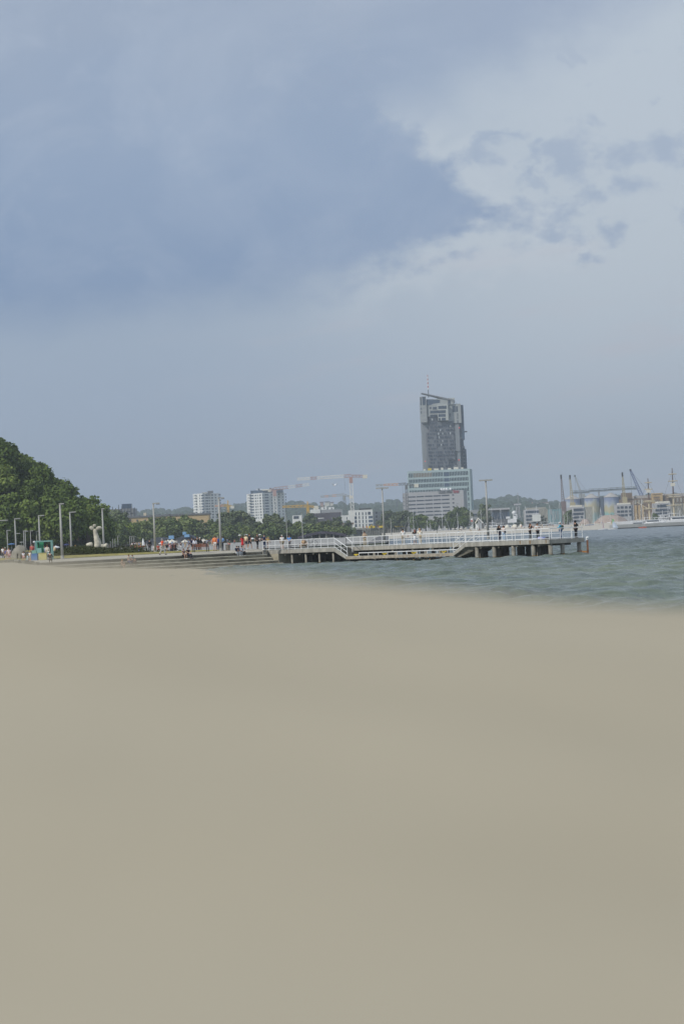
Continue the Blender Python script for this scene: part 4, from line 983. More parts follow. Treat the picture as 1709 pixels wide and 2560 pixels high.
def crown_mesh(name, h, r, m, n, leaf, seed, lobes=9, conic=0.0, low=.22):
    rs = random.Random(seed); vs = []; fs = []
    lb = []
    for i in range(lobes):
        z = h*(low+.18+(.82-low-.1)*rs.random()); k = 1-abs((z/h-.55))*1.2
        if conic: k = max(.15, 1.15-z/h*conic)
        a = rs.random()*2*PI; d = r*(.25+.45*rs.random())*k
        lb.append((d*math.cos(a), d*math.sin(a), z, r*(.36+.25*rs.random())*max(.4, k)))
    lb.append((0,0,h*.55,r*.6)); lb.append((0,0,h*.80,r*.38*(1 if not conic else .5)))
    tot = sum(l[3]**2 for l in lb)
    for (lx,ly,lz,lr) in lb:
        for _ in range(int(n*lr*lr/tot)):
            t = rs.random()*2*PI; u = rs.uniform(-.75,1); q = math.sqrt(max(0,1-u*u)); d = Vector((math.cos(t)*q, math.sin(t)*q, u))
            rr = lr*(rs.random()**.35)*rs.uniform(.86,1.13)
            c = Vector((lx,ly,lz))+Vector((d.x*rr, d.y*rr, d.z*rr*.85))
            nrm = (d+Vector((rs.uniform(-.9,.9), rs.uniform(-.9,.9), rs.uniform(-.5,.9)))).normalized()
            s = leaf*rs.uniform(.5,1.2); x = nrm.orthogonal().normalized()
            x.rotate(Matrix.Rotation(rs.random()*2*PI, 3, nrm)); y = nrm.cross(x)
            k = len(vs); vs += [c-x*s-y*s*.55, c+x*s*.3-y*s*.7, c+x*s+y*s*.2, c+x*s*.1+y*s*.8, c-x*s*.7+y*s*.45]; fs.append((k,k+1,k+2,k+3,k+4))
    me = bpy.data.meshes.new(name); me.from_pydata([tuple(v) for v in vs], [], fs); me.materials.append(m); return me
def trunk_mesh(h, r, seed, conic=False):
    rs = random.Random(seed); mb = MB()
    mb.tube([(0,0,-1),(0,0,h*.3),(rs.uniform(-.2,.2),rs.uniform(-.2,.2),h*.75)], [r*.075+.08,r*.055+.05,.05], 7)
    for i in range(0 if conic else 5):
        a = rs.random()*2*PI; z = h*(.25+.08*i); mb.tube([(0,0,z),(math.cos(a)*r*.35,math.sin(a)*r*.35,z+h*.12),(math.cos(a)*r*.6,math.sin(a)*r*.6,z+h*.25)], [.12,.08,.03], 5)
    me = mb.mesh('trunk'); me.materials.append(M['bark']); return me
TREES = {}
def tree_proto(key, h, r, m, n, leaf, seeds, **kw):
    TREES[key] = [(h, crown_mesh('crown', h, r, m, n, leaf, s, **kw), trunk_mesh(h, r, s, bool(kw.get('conic')))) for s in seeds]
tree_proto('wood', 12, 5.0, LF1, 3000, .36, (1,2,3,4,5), lobes=13, low=.12)
tree_proto('park', 11, 4.8, LF2, 1800, .46, (11,12,13,14), lobes=11, low=.1)
tree_proto('olive', 13, 4.0, LF3, 1700, .44, (21,22,23), lobes=10, low=.1)
tree_proto('bush', 4, 3.6, LF2, 900, .34, (41,42,43), lobes=9, low=-.15)
tree_proto('poplar', 12, 2.2, LF4, 1100, .36, (31,32), lobes=9, conic=.6, low=.05)
def plant(key, loc, h, label, group, rx=1.0, name='tree'):
    hh, cm, tm = random.choice(TREES[key]); s = h/hh
    o = empty(name, loc, label, 'tree', group, rz=random.random()*2*PI); o.scale = (s*rx, s*rx, s)
    for nm, me in (('crown', cm), ('trunk', tm)):
        c = bpy.data.objects.new(nm, me); C.objects.link(c); c.parent = o
    return o
random.seed(11)
# wooded hill on the left
def zhill(X, Y):
    up = np.clip((-X-62-(Y-600)*.10)*.77, 0, 40); lim = np.clip((Y-580)*.9, 0, 60); far = np.clip((900-Y)/100, 0, 1)
    return 1.9 + np.minimum(up, lim)*far
sheet('hill', np.linspace(-230,-60,70), np.linspace(560,920,80), zhill, mat('hill_soil', (.03,.045,.018), .95, .2, .2))
spots = []
for _ in range(6000):
    y = random.uniform(573, 700); x = random.uniform(-.150*y, -60)
    if x > -63-(y-600)*.105: continue
    d = 5.0
    if all((x-a)**2+(y-b)**2 > d*d for a, b in spots): spots.append((x, y))
for x, y in spots:
    z = float(zhill(np.array(x), np.array(y)))
    plant('wood', (x, y, z), random.uniform(9.5,13.5), 'green broadleaf tree in the dense wood on the steep hill', 'trees on the wooded hill', 1.0)
for k in range(66):   # lower fringe
    f = (k % 33)/32; q = G(-20+272*f, 2.0, (578 if k < 33 else 566)+f*60); plant('wood', (q.x, q.y, 1.6), random.uniform(10,14) if k < 33 else random.uniform(6.5,9), 'dark leafy tree along the foot of the wooded hill', 'trees at the foot of the hill')
# tree belt behind the plaza: (px, top py, D, kind)
belt = [(252,1284,900,'park'),(262,1278,980,'olive'),(275,1285,930,'park'),(290,1274,1150,'olive'),(304,1276,1120,'olive'),(315,1290,1050,'park'),(300,1300,930,'park'),(325,1304,940,'wood'),(340,1312,1060,'park'),
 (352,1300,1080,'wood'),(366,1306,1000,'park'),(378,1308,1090,'park'),(392,1294,1100,'park'),(402,1290,1130,'olive'),(414,1297,1050,'park'),(426,1292,1120,'park'),(440,1300,1060,'wood'),(455,1294,1100,'park'),(470,1290,1120,'park'),(484,1296,1060,'park'),
 (498,1296,1120,'olive'),(512,1302,1070,'olive'),(526,1300,1110,'park'),(540,1306,1060,'park'),(553,1292,1130,'olive'),(566,1280,1180,'olive'),(578,1276,1200,'olive'),(592,1279,1170,'olive'),(606,1276,1190,'olive'),(620,1278,1180,'olive'),(633,1287,1150,'olive'),
 (560,1312,1050,'park'),(582,1310,1060,'park'),(600,1306,1080,'park'),(616,1316,1055,'park'),(640,1306,1080,'olive'),(655,1310,1060,'park'),(666,1290,1150,'olive'),(677,1283,1190,'olive'),(690,1282,1180,'olive'),(700,1290,1150,'olive'),(684,1306,1060,'park'),(705,1312,1070,'olive'),
 (718,1300,1120,'olive'),(730,1306,1090,'olive'),(742,1304,1080,'park'),(756,1306,1070,'park'),(770,1310,1090,'park'),(785,1303,1110,'olive'),(798,1306,1060,'park'),(812,1302,1110,'olive'),(828,1298,1150,'olive'),(843,1302,1130,'olive'),(856,1312,1090,'olive'),
 (775,1282,1400,'olive'),(845,1290,1400,'olive'),(246,1310,860,'wood'),(262,1320,870,'wood'),(283,1318,900,'wood'),(300,1322,880,'park')]
lbl = {'park':'mid green leafy tree in the belt between the plaza and the city','olive':'tall grey-green tree rising from the belt behind the plaza','wood':'dark green tree in the belt behind the plaza'}
for px, py, D, k in belt:
    g = G(px, 2.0, D); t = P(px, py, D); plant(k, (g.x, g.y, 1.94), (t.z-2)*1.04, lbl[k], 'tree belt behind the plaza', 1.15)
for px in range(240, 872, 13):
    D = 1055+random.uniform(0,30); g = G(px, 2, D); plant('bush', (g.x, g.y, 1.94), random.uniform(3.5,6), 'low bushy tree at the plaza edge under the taller trees', 'low trees at the back of the plaza', 1.25)
right = [(965,1277,1560,'olive'),(976,1275,1580,'olive'),(985,1290,1550,'olive'),(1003,1278,1560,'olive'),(1014,1272,1580,'olive'),(1026,1280,1560,'olive'),(1040,1288,1530,'wood'),(1052,1285,1540,'wood'),(1064,1290,1530,'wood'),(1076,1300,1560,'olive'),(1092,1290,1560,'olive'),(1106,1292,1550,'olive'),
 (1126,1278,1540,'park'),(1138,1274,1550,'park'),(1148,1268,1560,'park'),(1162,1268,1560,'park'),(1172,1278,1550,'olive'),(1135,1296,1530,'wood'),(1206,1270,1600,'olive'),(1214,1258,1620,'olive'),(1222,1276,1600,'olive'),(1190,1300,1560,'park'),(885,1318,1540,'park'),(873,1300,1560,'olive'),
 (950,1300,1700,'olive'),(1120,1300,1530,'olive'),(1158,1290,1530,'wood'),(1085,1305,1540,'wood'),(1300,1300,1640,'olive'),(1420,1276,1640,'park'),(1417,1283,1640,'park'),(1527,1284,1640,'olive'),(1636,1282,1650,'park')]
for px, py, D, k in right:
    g = G(px, 2.0, D); t = P(px, py, D); plant(k, (g.x, g.y, 1.94), (t.z-2)*1.04, {'park':'round green tree in the marina park before the grey hotel','olive':'loose grey-green tree in the marina park','wood':'dark round tree at the foot of the grey hotel'}[k], 'trees of the marina park', 1.1)
for px, py, D, l_ in ((1292,1288,1600,'dark conical tree beside the white patrol ship'),(1357,1286,1600,'dark conical tree right of the white cube building'),(1363,1292,1590,'smaller dark conical tree right of the white cube building')):
    g = G(px, 2.0, D); t = P(px, py, D); plant('poplar', (g.x, g.y, 1.94), t.z-2, l_, None, 1.5)
# far wooded hills
ridge = [(-60,1282),(250,1282),(420,1276),(470,1272),(560,1266),(600,1261),(632,1259),(680,1262),(720,1258),(745,1255),(760,1260),(800,1264),(850,1260),(880,1263),(910,1262),(935,1268),(952,1256),(990,1255),(1080,1250),(1176,1247),(1230,1246),(1262,1246),(1290,1244),(1305,1248),(1330,1256),(1352,1253),(1370,1252),(1400,1257),(1450,1250),(1500,1244),(1560,1243),(1600,1240),(1709,1238),(1800,1236)]
rx = [p[0] for p in ridge]; ry = [p[1] for p in ridge]
for nm, D, dy, seed in (('hill', 5200, 3, 1), ('hill', 4300, 14, 2)):
    pts = []
    for px in range(-60, 1801, 12):
        q = P(px, np.interp(px, rx, ry)+dy, D); pts.append(q)
    vs = []; fs = []
    for j, (f, yy) in enumerate(((0,-700),(.5,-350),(.85,-120),(1,0),(.8,300),(0,900))):
        for q in pts: vs.append((q.x, D+yy, 2+(q.z-2)*f))
    n = len(pts)
    for j in range(5):
        for i in range(n-1): fs.append((j*n+i, j*n+i+1, (j+1)*n+i+1, (j+1)*n+i))
    MB().add(vs, fs).build(nm, mat('far_hill_soil', (.04,.055,.03), .95, .2, .01))['kind'] = 'structure'
    rs = random.Random(seed); mb = MB()
    for _ in range(2600):
        i = rs.randrange(n-1); u = rs.random(); q = pts[i].lerp(pts[i+1], u); f = rs.random()**.6
        yy = -700*(1-f); zz = 2+(q.z-2)*np.interp(f, [0,.5,.83,1], [0,.5,.85,1]); s = rs.uniform(6,12)
        mb.ell((q.x+rs.uniform(-20,20), D+yy+rs.uniform(-20,20), zz-2), (s, s, s*rs.uniform(.7,1.15)), 7, 5, .35)
    o = mb.build('wood', LHill); tag(o, 'far wooded hills along the horizon behind the city', 'wood', kind='stuff')
for k, (px, py, w, h) in enumerate(((804,1259,8,6),(817,1258,12,6),(829,1259,8,5),(1344,1259,8,4),(1362,1258,16,3),(1326,1256,10,2.5))):
    q = P(px, py, 4480); s = 4480/F; r = empty('distant_house', (q.x, 4480, 2), ['pink gabled housing block on the wooded ridge','widest pale housing block on the wooded ridge between the cranes','cream housing block on the ridge left of the big crane','pale block among the hilltop trees right of the patrol ship','long low pale block among the hilltop trees','flat reddish block on the hill crest'][k], 'housing block')
    MB().box(q.x-w/2*s, 4480, 2, q.x+w/2*s, 4495, q.z+h/2*s).build('walls', M['canvas'] if k not in (0,5) else mat('faded_brick', (.42,.26,.20), .9, .1, .05), r)
    MB().box(q.x-w/2*s-1, 4479, q.z+h/2*s+.003, q.x+w/2*s+1, 4496, q.z+h/2*s+1.2).build('roof', M['rust'] if k % 2 == 0 else M['roofgrey'], r)
# ------------------------------------------------------------ far beach, breakwater
fb_m = mat('far_beach_sand', (.50,.46,.39), .95, .06, .05)
fr0 = [(955,1210),(1060,1200),(1200,1185),(1350,1170),(1450,1165),(1538,1150)]
w0 = [G(px,-.3,D) for px, D in fr0]; vs = []; fs = []; n = len(w0)
for dz, dy in ((-.3,0),(.5,18),(2.2,95),(3.05,170),(3.0,240),(-.5,250)):
    for q in w0: vs.append((q.x*(q.y+dy)/q.y, q.y+dy, dz))
for j in range(5):
    for i in range(n-1): fs.append((j*n+i, j*n+i+1, (j+1)*n+i+1, (j+1)*n+i))
MB().add(vs, fs).build('far_beach', fb_m)['kind'] = 'structure'
bw = empty('breakwater', (1,1150,0), 'long grey concrete breakwater wall with a dark waterline, sheltering the marina', 'breakwater')
bw.location = G(1620, 0, 1160)
b0, b1 = G(1532,0,1140), G(1860,0,1150); bd = (b1-b0).normalized(); bn = Vector((-bd.y,bd.x,0))
MB().prism([p[:2] for p in (b0,b1,b1+bn*7,b0+bn*7)], -3, 1.95).build('wall', mat('breakwater_concrete', (.40,.405,.39), .85, .1, .3), bw)
MB().prism([p[:2] for p in (b0-bn*.8,b1-bn*.8,b1-bn*.01,b0-bn*.01)], -3, .42).build('waterline_footing', mat('wet_dark_concrete', (.045,.05,.045), .8, .2, .5), bw)
# sand heaps
hm_ = mat('gravel_heap', (.36,.29,.25), .95, .12, .4, bump=.2)
for (x0,x1,yt,yb,fl,lb_) in ((1450,1484,1297,1314,.4,'small pinkish sand heap behind the dark hooded man'),(1482,1582,1287,1314,.55,'largest pinkish sand heap below the painted silos'),(1560,1590,1303,1314,.3,'low sand heap running out behind the breakwater')):
    D = 1420; a_ = P(x0,yb,D); b_ = P(x1,yb,D); zt = P((x0+x1)/2,yt,D).z; cx_ = (a_.x+b_.x)/2; R = (b_.x-a_.x)/2
    mb = MB(); nn_, mm = 40, 14; vs = []; fs = []
    for j in range(mm+1):
        f = j/mm
        for k in range(nn_):
            t = 2*PI*k/nn_; r_ = R*(1-f*(1-fl*.5)); zz = 2+(zt-2)*(1-(1-f)**1.5); w_ = 1+.08*noise.noise(Vector((math.cos(t)*2, math.sin(t)*2, f*3+x0)))
            vs.append((cx_+math.cos(t)*r_*w_, D+12+math.sin(t)*12*(r_/R)*w_, zz))
    for j in range(mm):
        for k in range(nn_): k2 = (k+1) % nn_; fs.append((j*nn_+k, j*nn_+k2, (j+1)*nn_+k2, (j+1)*nn_+k))
    fs.append(tuple(range(mm*nn_, mm*nn_+nn_)))
    o = mb.add(vs, fs).build('sand_heap', hm_, off=(cx_,D+12,2)); tag(o, lb_, 'sand heap')
q0 = G(1440,0,1390); q1 = G(1600,0,1460); MB().prism([(q0.x-6,1405),(q1.x-8,1405),(q1.x-6,1470),(q0.x-6,1470)], -3, 2.2).build('marina_mole', mat('mole_ground', (.35,.31,.27), .9, .1, .2))['kind'] = 'structure'
# ------------------------------------------------------------ lamps
LG = mat('lamp_grey', (.36,.36,.345), .55, .06, 3, metal=.1)
def lamp(px, D, top_py, label, arm=1.2, r=.11, z=2.0, group=None, tee=False, arm2=0):
    g = G(px, z, D); t = P(px, top_py, D); H = t.z-z
    o = empty('street_lamp', g, label, 'street lamp', group)
    MB().tube([g, g+Vector((0,0,H))], [r*1.35, r*.8], 10).build('pole', LG, o, smooth=True)
    if tee:
        MB().bar(g+Vector((-arm,0,H+.05)), g+Vector((arm,0,H+.05)), .34, .16).build('lamp_head', LG, o)
    else:
        MB().bar(g+Vector((-.1,0,H)), g+Vector((arm,0,H+.02)), .22, .12).build('arm', LG, o)
        MB().box(g.x+arm*.45, g.y-.13, g.z+H-.13, g.x+arm+.02, g.y+.13, g.z+H-.07).build('lamp_head', M['dark'], o)
        if arm2: MB().bar(g+Vector((.05,0,H*.62)), g+Vector((.75,0,H*.62+.02)), .14, .1).build('arm', LG, o)
    MB().tube([g, g+Vector((0,0,.35))], r*1.6, 10).build('base', LG, o)
    return o
lamp(156.5, 267, 1259.5, 'tallest single arm lamp post, in front of the hedge left of the statue', .45, .12)
lamp(389, 287, 1258.5, 'single arm lamp post behind the orange shirted walker', .75, .11)
lamp(553, 275, 1245, 'thick lamp post beside the man in an orange shirt and white shorts', .6, .12)
lamp(180, 326, 1280.5, 'lamp post rising from the hedge just left of the white statue', .8, .11)
lamp(261, 316, 1272, 'lamp post just right of the white statue', .3, .11)
lamp(102, 345, 1289, 'lamp post behind the green play frame', .8, .11)
lamp(42, 372, 1297, 'lamp post behind the grey climbing rock with a low second arm', .85, .11, arm2=1)
lamp(21, 480, 1326, 'short lamp post left of the grey climbing rock', .75, .09)
lamp(-9, 360, 1302, 'lamp post at the left edge whose arm reaches into view', 2.0, .11, arm2=1)
for px, py, D in ((62,1327,560),(66,1328,540),(79,1327,570),(94,1328,575),(110,1331,580),(124,1331,590),(137,1332,600),(148,1333,610),(160,1333,620),(170,1334,630),(190,1335,650),(199,1335,660),(208,1335,665),(218,1336,675),(227,1336,690),(255,1338,720),(262,1338,730),(270,1338,740),(277,1339,750),(283,1339,760),(289,1340,770),(296,1340,775),(326,1341,800),(331,1341,810),(336,1342,820)):
    lamp(px, D, py, 'slim grey lamp post in the long far row along the foot of the hill', .7, .085, group='far row of lamp posts')
lamp(961, 283, 1221, 'T shaped lamp post at the landward part of the pier, near the white shirted man', .72, .09, tee=True)
lamp(1220, 262, 1201.5, 'T shaped lamp post on the pier right of the skyscraper', .72, .10, tee=True)
for px, D, py, r_, lb_ in ((718,640,1286,.10,'thin grey mast without a head beside the two men on the pier'),(757,1040,1281,.18,'short pale mast standing among the trees before the yellow crane'),(978,1100,1297,.22,'pale stout mast at the shore left of the white shirted man')):
    g = G(px, 2, D); t = P(px, py, D); o = MB().tube([g, (g.x,g.y,t.z)], [r_, r_*.7], 8).build('flagpole', LG, off=g); tag(o, lb_, 'pole')
# ------------------------------------------------------------ statue
st = empty('statue', G(234, 2.0, 300), 'pale stone statue with outspread wing-like arms on swan shaped blocks behind the hedge', 'statue')
cBt = crop(140, 1290, 9.8)
TS = bpy.data.scenes.new('scratch'); SKS = 1.0
def stone_skin(name, nodes, edges, parent, m, sub=2, off=(0,0,0), smooth=True):
    me = bpy.data.meshes.new('tmp'); me.from_pydata([tuple(n[0]) for n in nodes], edges, []); o = bpy.data.objects.new('tmp', me); TS.collection.objects.link(o)
    mod = o.modifiers.new('s', 'SKIN'); 
    for i, n in enumerate(nodes):
        sv = me.skin_vertices[0].data[i]; rr = n[1]; sv.radius = (rr*SKS, rr*SKS) if not hasattr(rr, '__len__') else rr; sv.use_root = (i == 0)
    if sub: ss = o.modifiers.new('u', 'SUBSURF'); ss.levels = sub; ss.render_levels = sub
    TS.view_layers[0].update(); dg = TS.view_layers[0].depsgraph
    nm = bpy.data.meshes.new_from_object(o.evaluated_get(dg)); bpy.data.objects.remove(o)
    nm.transform(Matrix.Translation(-Vector(off))); nm.name = name; nm.materials.clear(); nm.materials.append(m)
    if smooth: nm.polygons.foreach_set('use_smooth', [True]*len(nm.polygons))
    if parent == 'mesh': return nm
    r = bpy.data.objects.new(name, nm); C.objects.link(r)
    if parent is not None: r.parent = parent
    return r
SKS = 1.15
def SP(x, y, dy=0): return P(*cBt(x, y), 300+dy)
so_ = st.location
stone_skin('torso', [(SP(1010,800),0.420),(SP(1030,700),0.403),(SP(1010,600),0.347),(SP(985,480),0.280),(SP(965,380),0.246),(SP(955,310),0.235)], [(0,1),(1,2),(2,3),(3,4),(4,5)], st, M['stone'], off=so_)
stone_skin('hip_fold', [(SP(1060,740,.2),0.252),(SP(1085,640,.2),0.168),(SP(1050,540,.2),0.112)], [(0,1),(1,2)], st, M['stone'], off=so_)
stone_skin('head', [(SP(952,275),0.134),(SP(948,235),0.224),(SP(946,195),0.168)], [(0,1),(1,2)], st, M['stone'], off=so_)
stone_skin('wing', [(SP(935,330),0.140),(SP(890,300),0.235),(SP(850,275),0.202),(SP(828,262),0.112)], [(0,1),(1,2),(2,3)], st, M['stone'], off=so_)
stone_skin('wing', [(SP(985,335),0.140),(SP(1030,300),0.252),(SP(1080,285),0.224),(SP(1140,290),0.067)], [(0,1),(1,2),(2,3)], st, M['stone'], off=so_)
stone_skin('swan_block', [(SP(735,700),0.157),(SP(790,715),0.235),(SP(850,690),0.280),(SP(910,700),0.252)], [(0,1),(1,2),(2,3)], st, M['stone'], off=so_)
stone_skin('swan_block', [(SP(1075,730),0.112),(SP(1120,722),0.224),(SP(1170,740),0.140),(SP(1230,715),0.308),(SP(1275,735),0.196)], [(0,1),(1,2),(2,3),(3,4)], st, M['stone'], off=so_)
for dx, dz, s in ((-.06,0,.02),(.06,0,.02),(0,-.08,.02)):
    q = SP(946,225); MB().ell((q.x+dx, q.y-.2, q.z+dz), (s,.04,s), 8, 6).build('face_feature', mat('carved_shadow_stone', (.40,.37,.3), .9, .1, 2), st)
SKS = 1.0
# ------------------------------------------------------------ hedge
random.seed(21)
def foliage_mass(name, blobs, m, leaf, dens, label, cat):
    vs = []; fs = []
    for (c, r) in blobs:
        for _ in range(int(dens*r[0]*r[2])):
            t = random.random()*2*PI; u = random.uniform(-.3,1); q = math.sqrt(1-u*u); k = random.uniform(.75,1.08)
            d = Vector((math.cos(t)*q, math.sin(t)*q, u)); p = Vector((c[0]+d.x*r[0]*k, c[1]+d.y*r[1]*k, c[2]+d.z*r[2]*k))
            nrm = (d+Vector((random.uniform(-.8,.8),random.uniform(-.8,.8),random.uniform(-.3,.8)))).normalized(); x = nrm.orthogonal().normalized(); y = nrm.cross(x); s = leaf*random.uniform(.5,1.3)
            k2 = len(vs); vs += [p-x*s, p-y*s*.6, p+x*s, p+y*s*.6]; fs.append((k2,k2+1,k2+2,k2+3))
    me = bpy.data.meshes.new(name); me.from_pydata([tuple(Vector(v)-Vector(blobs[0][0])) for v in vs], [], fs); me.materials.append(m)
    o = bpy.data.objects.new(name, me); C.objects.link(o); o.location = blobs[0][0]; tag(o, label, cat)
bl_ = []
for k in range(70):
    px = 140+175*(k/69); D = 277+16*(k/69)+random.uniform(0,9)
    top = np.interp(px, [140,165,180,215,240,270,300,318], [1376,1370,1366,1364,1369,1369,1374,1380])
    g = G(px, 2.15, D); t = P(px, top, D); h = (t.z-2.15)*random.uniform(.85,1.05); bl_.append(((g.x, g.y, 2.15), (1.15,1.2,max(.4,h))))
foliage_mass('hedge', bl_, LH, .10, 520, 'long low dark brownish green hedge along the lawn in front of the statue', 'hedge')
g = G(322, 2, 330); foliage_mass('shrub', [((g.x+k*.9, g.y, 2), (1.2,1.2,.9+.3*(k % 2))) for k in range(-2,3)], LH, .12, 420, 'low dark shrub at the right end of the hedge', 'shrub')
g = G(340, 2, 300); foliage_mass('shrub', [((g.x+k*.9, g.y+k*.9, 2), (.9,.8,.38)) for k in range(-2,6)], LH, .1, 600, 'very low dark green ground shrub strip behind the lawn, left of the man in black', 'shrub')
# ------------------------------------------------------------ playground
cA = crop(0, 1300, 9.8)
def A_p(x, y, D): return P(*cA(x,y), D)
DR = 272
rk = empty('climbing_rock', G(52, 1.95, DR), 'grey domed climbing rock with dark openings beside the play frame', 'climbing rock')
l_ = A_p(265,950,DR); r_ = A_p(760,950,DR); tz = A_p(520,612,DR).z; cx_ = (l_.x+r_.x)/2; R = (r_.x-l_.x)/2
bm = bmesh.new(); bmesh.ops.create_uvsphere(bm, u_segments=48, v_segments=32, radius=1)
for v in bm.verts:
    n_ = v.co.copy(); f = 1+.05*noise.noise(n_*2)+.02*noise.noise(n_*7); v.co = Vector((n_.x*R*f*(1.0+.12*max(0,-n_.z)), n_.y*R*.8*f, n_.z*(tz-1.95)*f))
dele = []
for f in bm.faces:
    c = f.calc_center_median(); x, z = c.x/R, c.z/(tz-1.95)
    if z < -.05: dele.append(f)
    elif c.y < 0:
        if ((x-.42)/.36)**2+((z-.0)/.56)**2 < 1: dele.append(f)
        elif ((x+.18)/.085)**2+((z-.0)/.45)**2 < 1: dele.append(f)
bmesh.ops.delete(bm, geom=dele, context='FACES'); me = bpy.data.meshes.new('shell'); bm.to_mesh(me); bm.free()
ro = bpy.data.objects.new('shell', me); C.objects.link(ro); so2 = ro.modifiers.new('t','SOLIDIFY'); so2.thickness = .35; so2.offset = -1
me.materials.append(mat('sprayed_concrete_rock', (.25,.235,.20), .9, .15, 1.5, bump=.05)); me.polygons.foreach_set('use_smooth', [True]*len(me.polygons)); ro.parent = rk; ro.location = (cx_-rk.location.x, 0, 0)
pf = empty('play_structure', G(109, 1.95, 268), 'teal play frame with a green panel and coloured steps', 'play equipment')
DP = 268
def pbx(x0,y0,x1,y1,dd,depth,name,m,par=pf): 
    a = A_p(x0,y0,DP+dd); b = A_p(x1,y1,DP+dd); return MB().box(a.x,DP+dd,b.z,b.x,DP+dd+depth,a.z).build(name,m,par)
a = A_p(880,512,DP); b = A_p(1262,500,DP); g0 = 1.95
for x in (a.x, b.x):
    for dy in (0, .7): MB().box(x-.09,DP+dy,g0,x+.09,DP+dy+.18,a.z).build('post', M['teal'], pf)
for dy in (0,.7): MB().box(a.x+.09,DP+dy,a.z-.16,b.x-.09,DP+dy+.16,a.z).build('crossbar', M['teal'], pf)
for x in (a.x,b.x): MB().box(x-.07,DP+.19,a.z-.15,x+.07,DP+.69,a.z-.02).build('crossbar', M['teal'], pf)
pbx(955,530,1085,810,.5,.1,'panel',M['green']); pbx(895,545,935,690,.5,.1,'panel',M['green'])
pbx(905,690,1020,820,-.3,.8,'step_block',mat('pale_teal_panel',(.22,.42,.37),.6,.06,2)); pbx(780,745,900,825,-.2,.8,'step_block',mat('mint_panel',(.22,.40,.32),.6,.06,2))
pbx(1100,795,1300,815,.3,.06,'rail',M['teal'])
def blockthing(name, x0,y0,x1,y1,dd,m,label,cat,m2=None):
    a = A_p(x0,y0,DP+dd); b = A_p(x1,y1,DP+dd); w = empty(name, ((a.x+b.x)/2,DP+dd,1.95), label, cat)
    MB().box(a.x,DP+dd,1.95,b.x,DP+dd+.8,a.z-.05).build('body',m,w); MB().box(a.x-.03,DP+dd-.03,a.z-.047,b.x+.03,DP+dd+.83,a.z).build('rim',m2 or m,w)
blockthing('planter_box',765,825,918,910,-1.5,M['blue'],'blue box standing in front of the play frame steps','box')
blockthing('planter_box',950,808,1145,900,-1.5,mat('pale_yellow_panel',(.52,.47,.20),.7,.06,2),'pale yellow box under the teal play frame','box')
blockthing('planter_box',1155,815,1245,900,-1.2,M['white'],'white box with a blue side at the right leg of the play frame','box')
tt = empty('play_table', A_p(735,760,DP+1), 'small yellow topped play table left of the play frame', 'table'); tt.location.z = 1.95
q = A_p(735,750,DP+1); MB().box(q.x-.45,DP+1,q.z-.06,q.x+.45,DP+1.7,q.z).build('table_top',mat('pale_yellow_panel',(.52,.47,.20),.7,.06,2),tt); MB().tube([(q.x,DP+1.35,1.95),(q.x,DP+1.35,q.z-.061)],.06,8).build('leg',M['galv'],tt)
# rubble slabs at the beach edge
random.seed(5)
for k in range(13):
    px = -4+k*8+random.uniform(-2,2); D = 254+random.uniform(-1.5,2.5); g = G(px, 1.72, D); s = random.uniform(.5,1.2)
    mb = MB(); n = 7; poly = [(math.cos(2*PI*i/n)*s*random.uniform(.7,1.1), math.sin(2*PI*i/n)*s*.7*random.uniform(.7,1.1)) for i in range(n)]
    z0_ = float(zsand(np.array(g.x), np.array(g.y)))
    mb.prism([(g.x+a, g.y+b) for a, b in poly], z0_-.3, z0_+random.uniform(.12,.3)); o = mb.build('stone_slab', M['concrete_dark'] if k % 2 else M['concrete_light'], off=(g.x,g.y,z0_)); tag(o, 'flat broken grey slab at the top of the beach left of the steps', 'stone slab', 'broken slabs at the beach edge')
# ------------------------------------------------------------ umbrellas, benches, bin
def parasol(px, D, py_top, w_px, label, m=None, z=2.0, closed=False, group=None, drop=.62):
    g = G(px, z, D); zt = P(px, py_top, D).z; R = w_px*D/F/2; o = empty('parasol', g, label, 'parasol', group)
    MB().tube([g, (g.x,g.y,zt-.1)], .03, 6).build('pole', M['galv'], o)
    n = 8
    if closed: MB().tube([(g.x,g.y,z+.9),(g.x,g.y,z+1.6),(g.x,g.y,zt)], [R,R*.8,.04], 8).build('canopy', m or M['canvas'], o)
    else:
        vs = [(g.x,g.y,zt)]+[(g.x+R*math.cos(2*PI*i/n), g.y+R*math.sin(2*PI*i/n), zt-R*drop) for i in range(n)]+[(g.x,g.y,zt-.06)]+[(g.x+R*math.cos(2*PI*i/n), g.y+R*math.sin(2*PI*i/n), zt-R*drop-.12) for i in range(n)]
        fs = [(0,1+i,1+(i+1)%n) for i in range(n)]+[(n+1,n+2+(i+1)%n,n+2+i) for i in range(n)]+[(1+i,n+2+i,n+2+(i+1)%n,1+(i+1)%n) for i in range(n)]
        MB().add(vs,fs).build('canopy', m or M['canvas'], o)
    return o
parasol(141, 300, 1364, 21, 'white beach parasol beside the play frame, left of the tall lamp', M['white'], drop=.35)
parasol(88, 330, 1352, 7, 'small white parasol top behind the green play panel', M['white'], drop=.5)
parasol(31, 420, 1358, 18, 'blue parasol behind the grey climbing rock', M['blue'], drop=.15)
parasol(56, 430, 1354, 9, 'thin grey parasol over the grey climbing rock', LG, drop=.15)
parasol(168, 380, 1359, 14, 'dark blue parasol with pale stripe left of the hedge lamp', mat('navy_canvas',(.05,.06,.16),.8,.1,2), drop=.3)
parasol(431, 560, 1348, 27, 'cream parasol under the restaurant, right of the orange walker', drop=.62)
parasol(463, 580, 1348.5, 19, 'cream parasol in the middle of the plaza cafe', drop=.62)
parasol(509, 600, 1346.5, 17, 'cream parasol right of the man in the white cap', drop=.62)
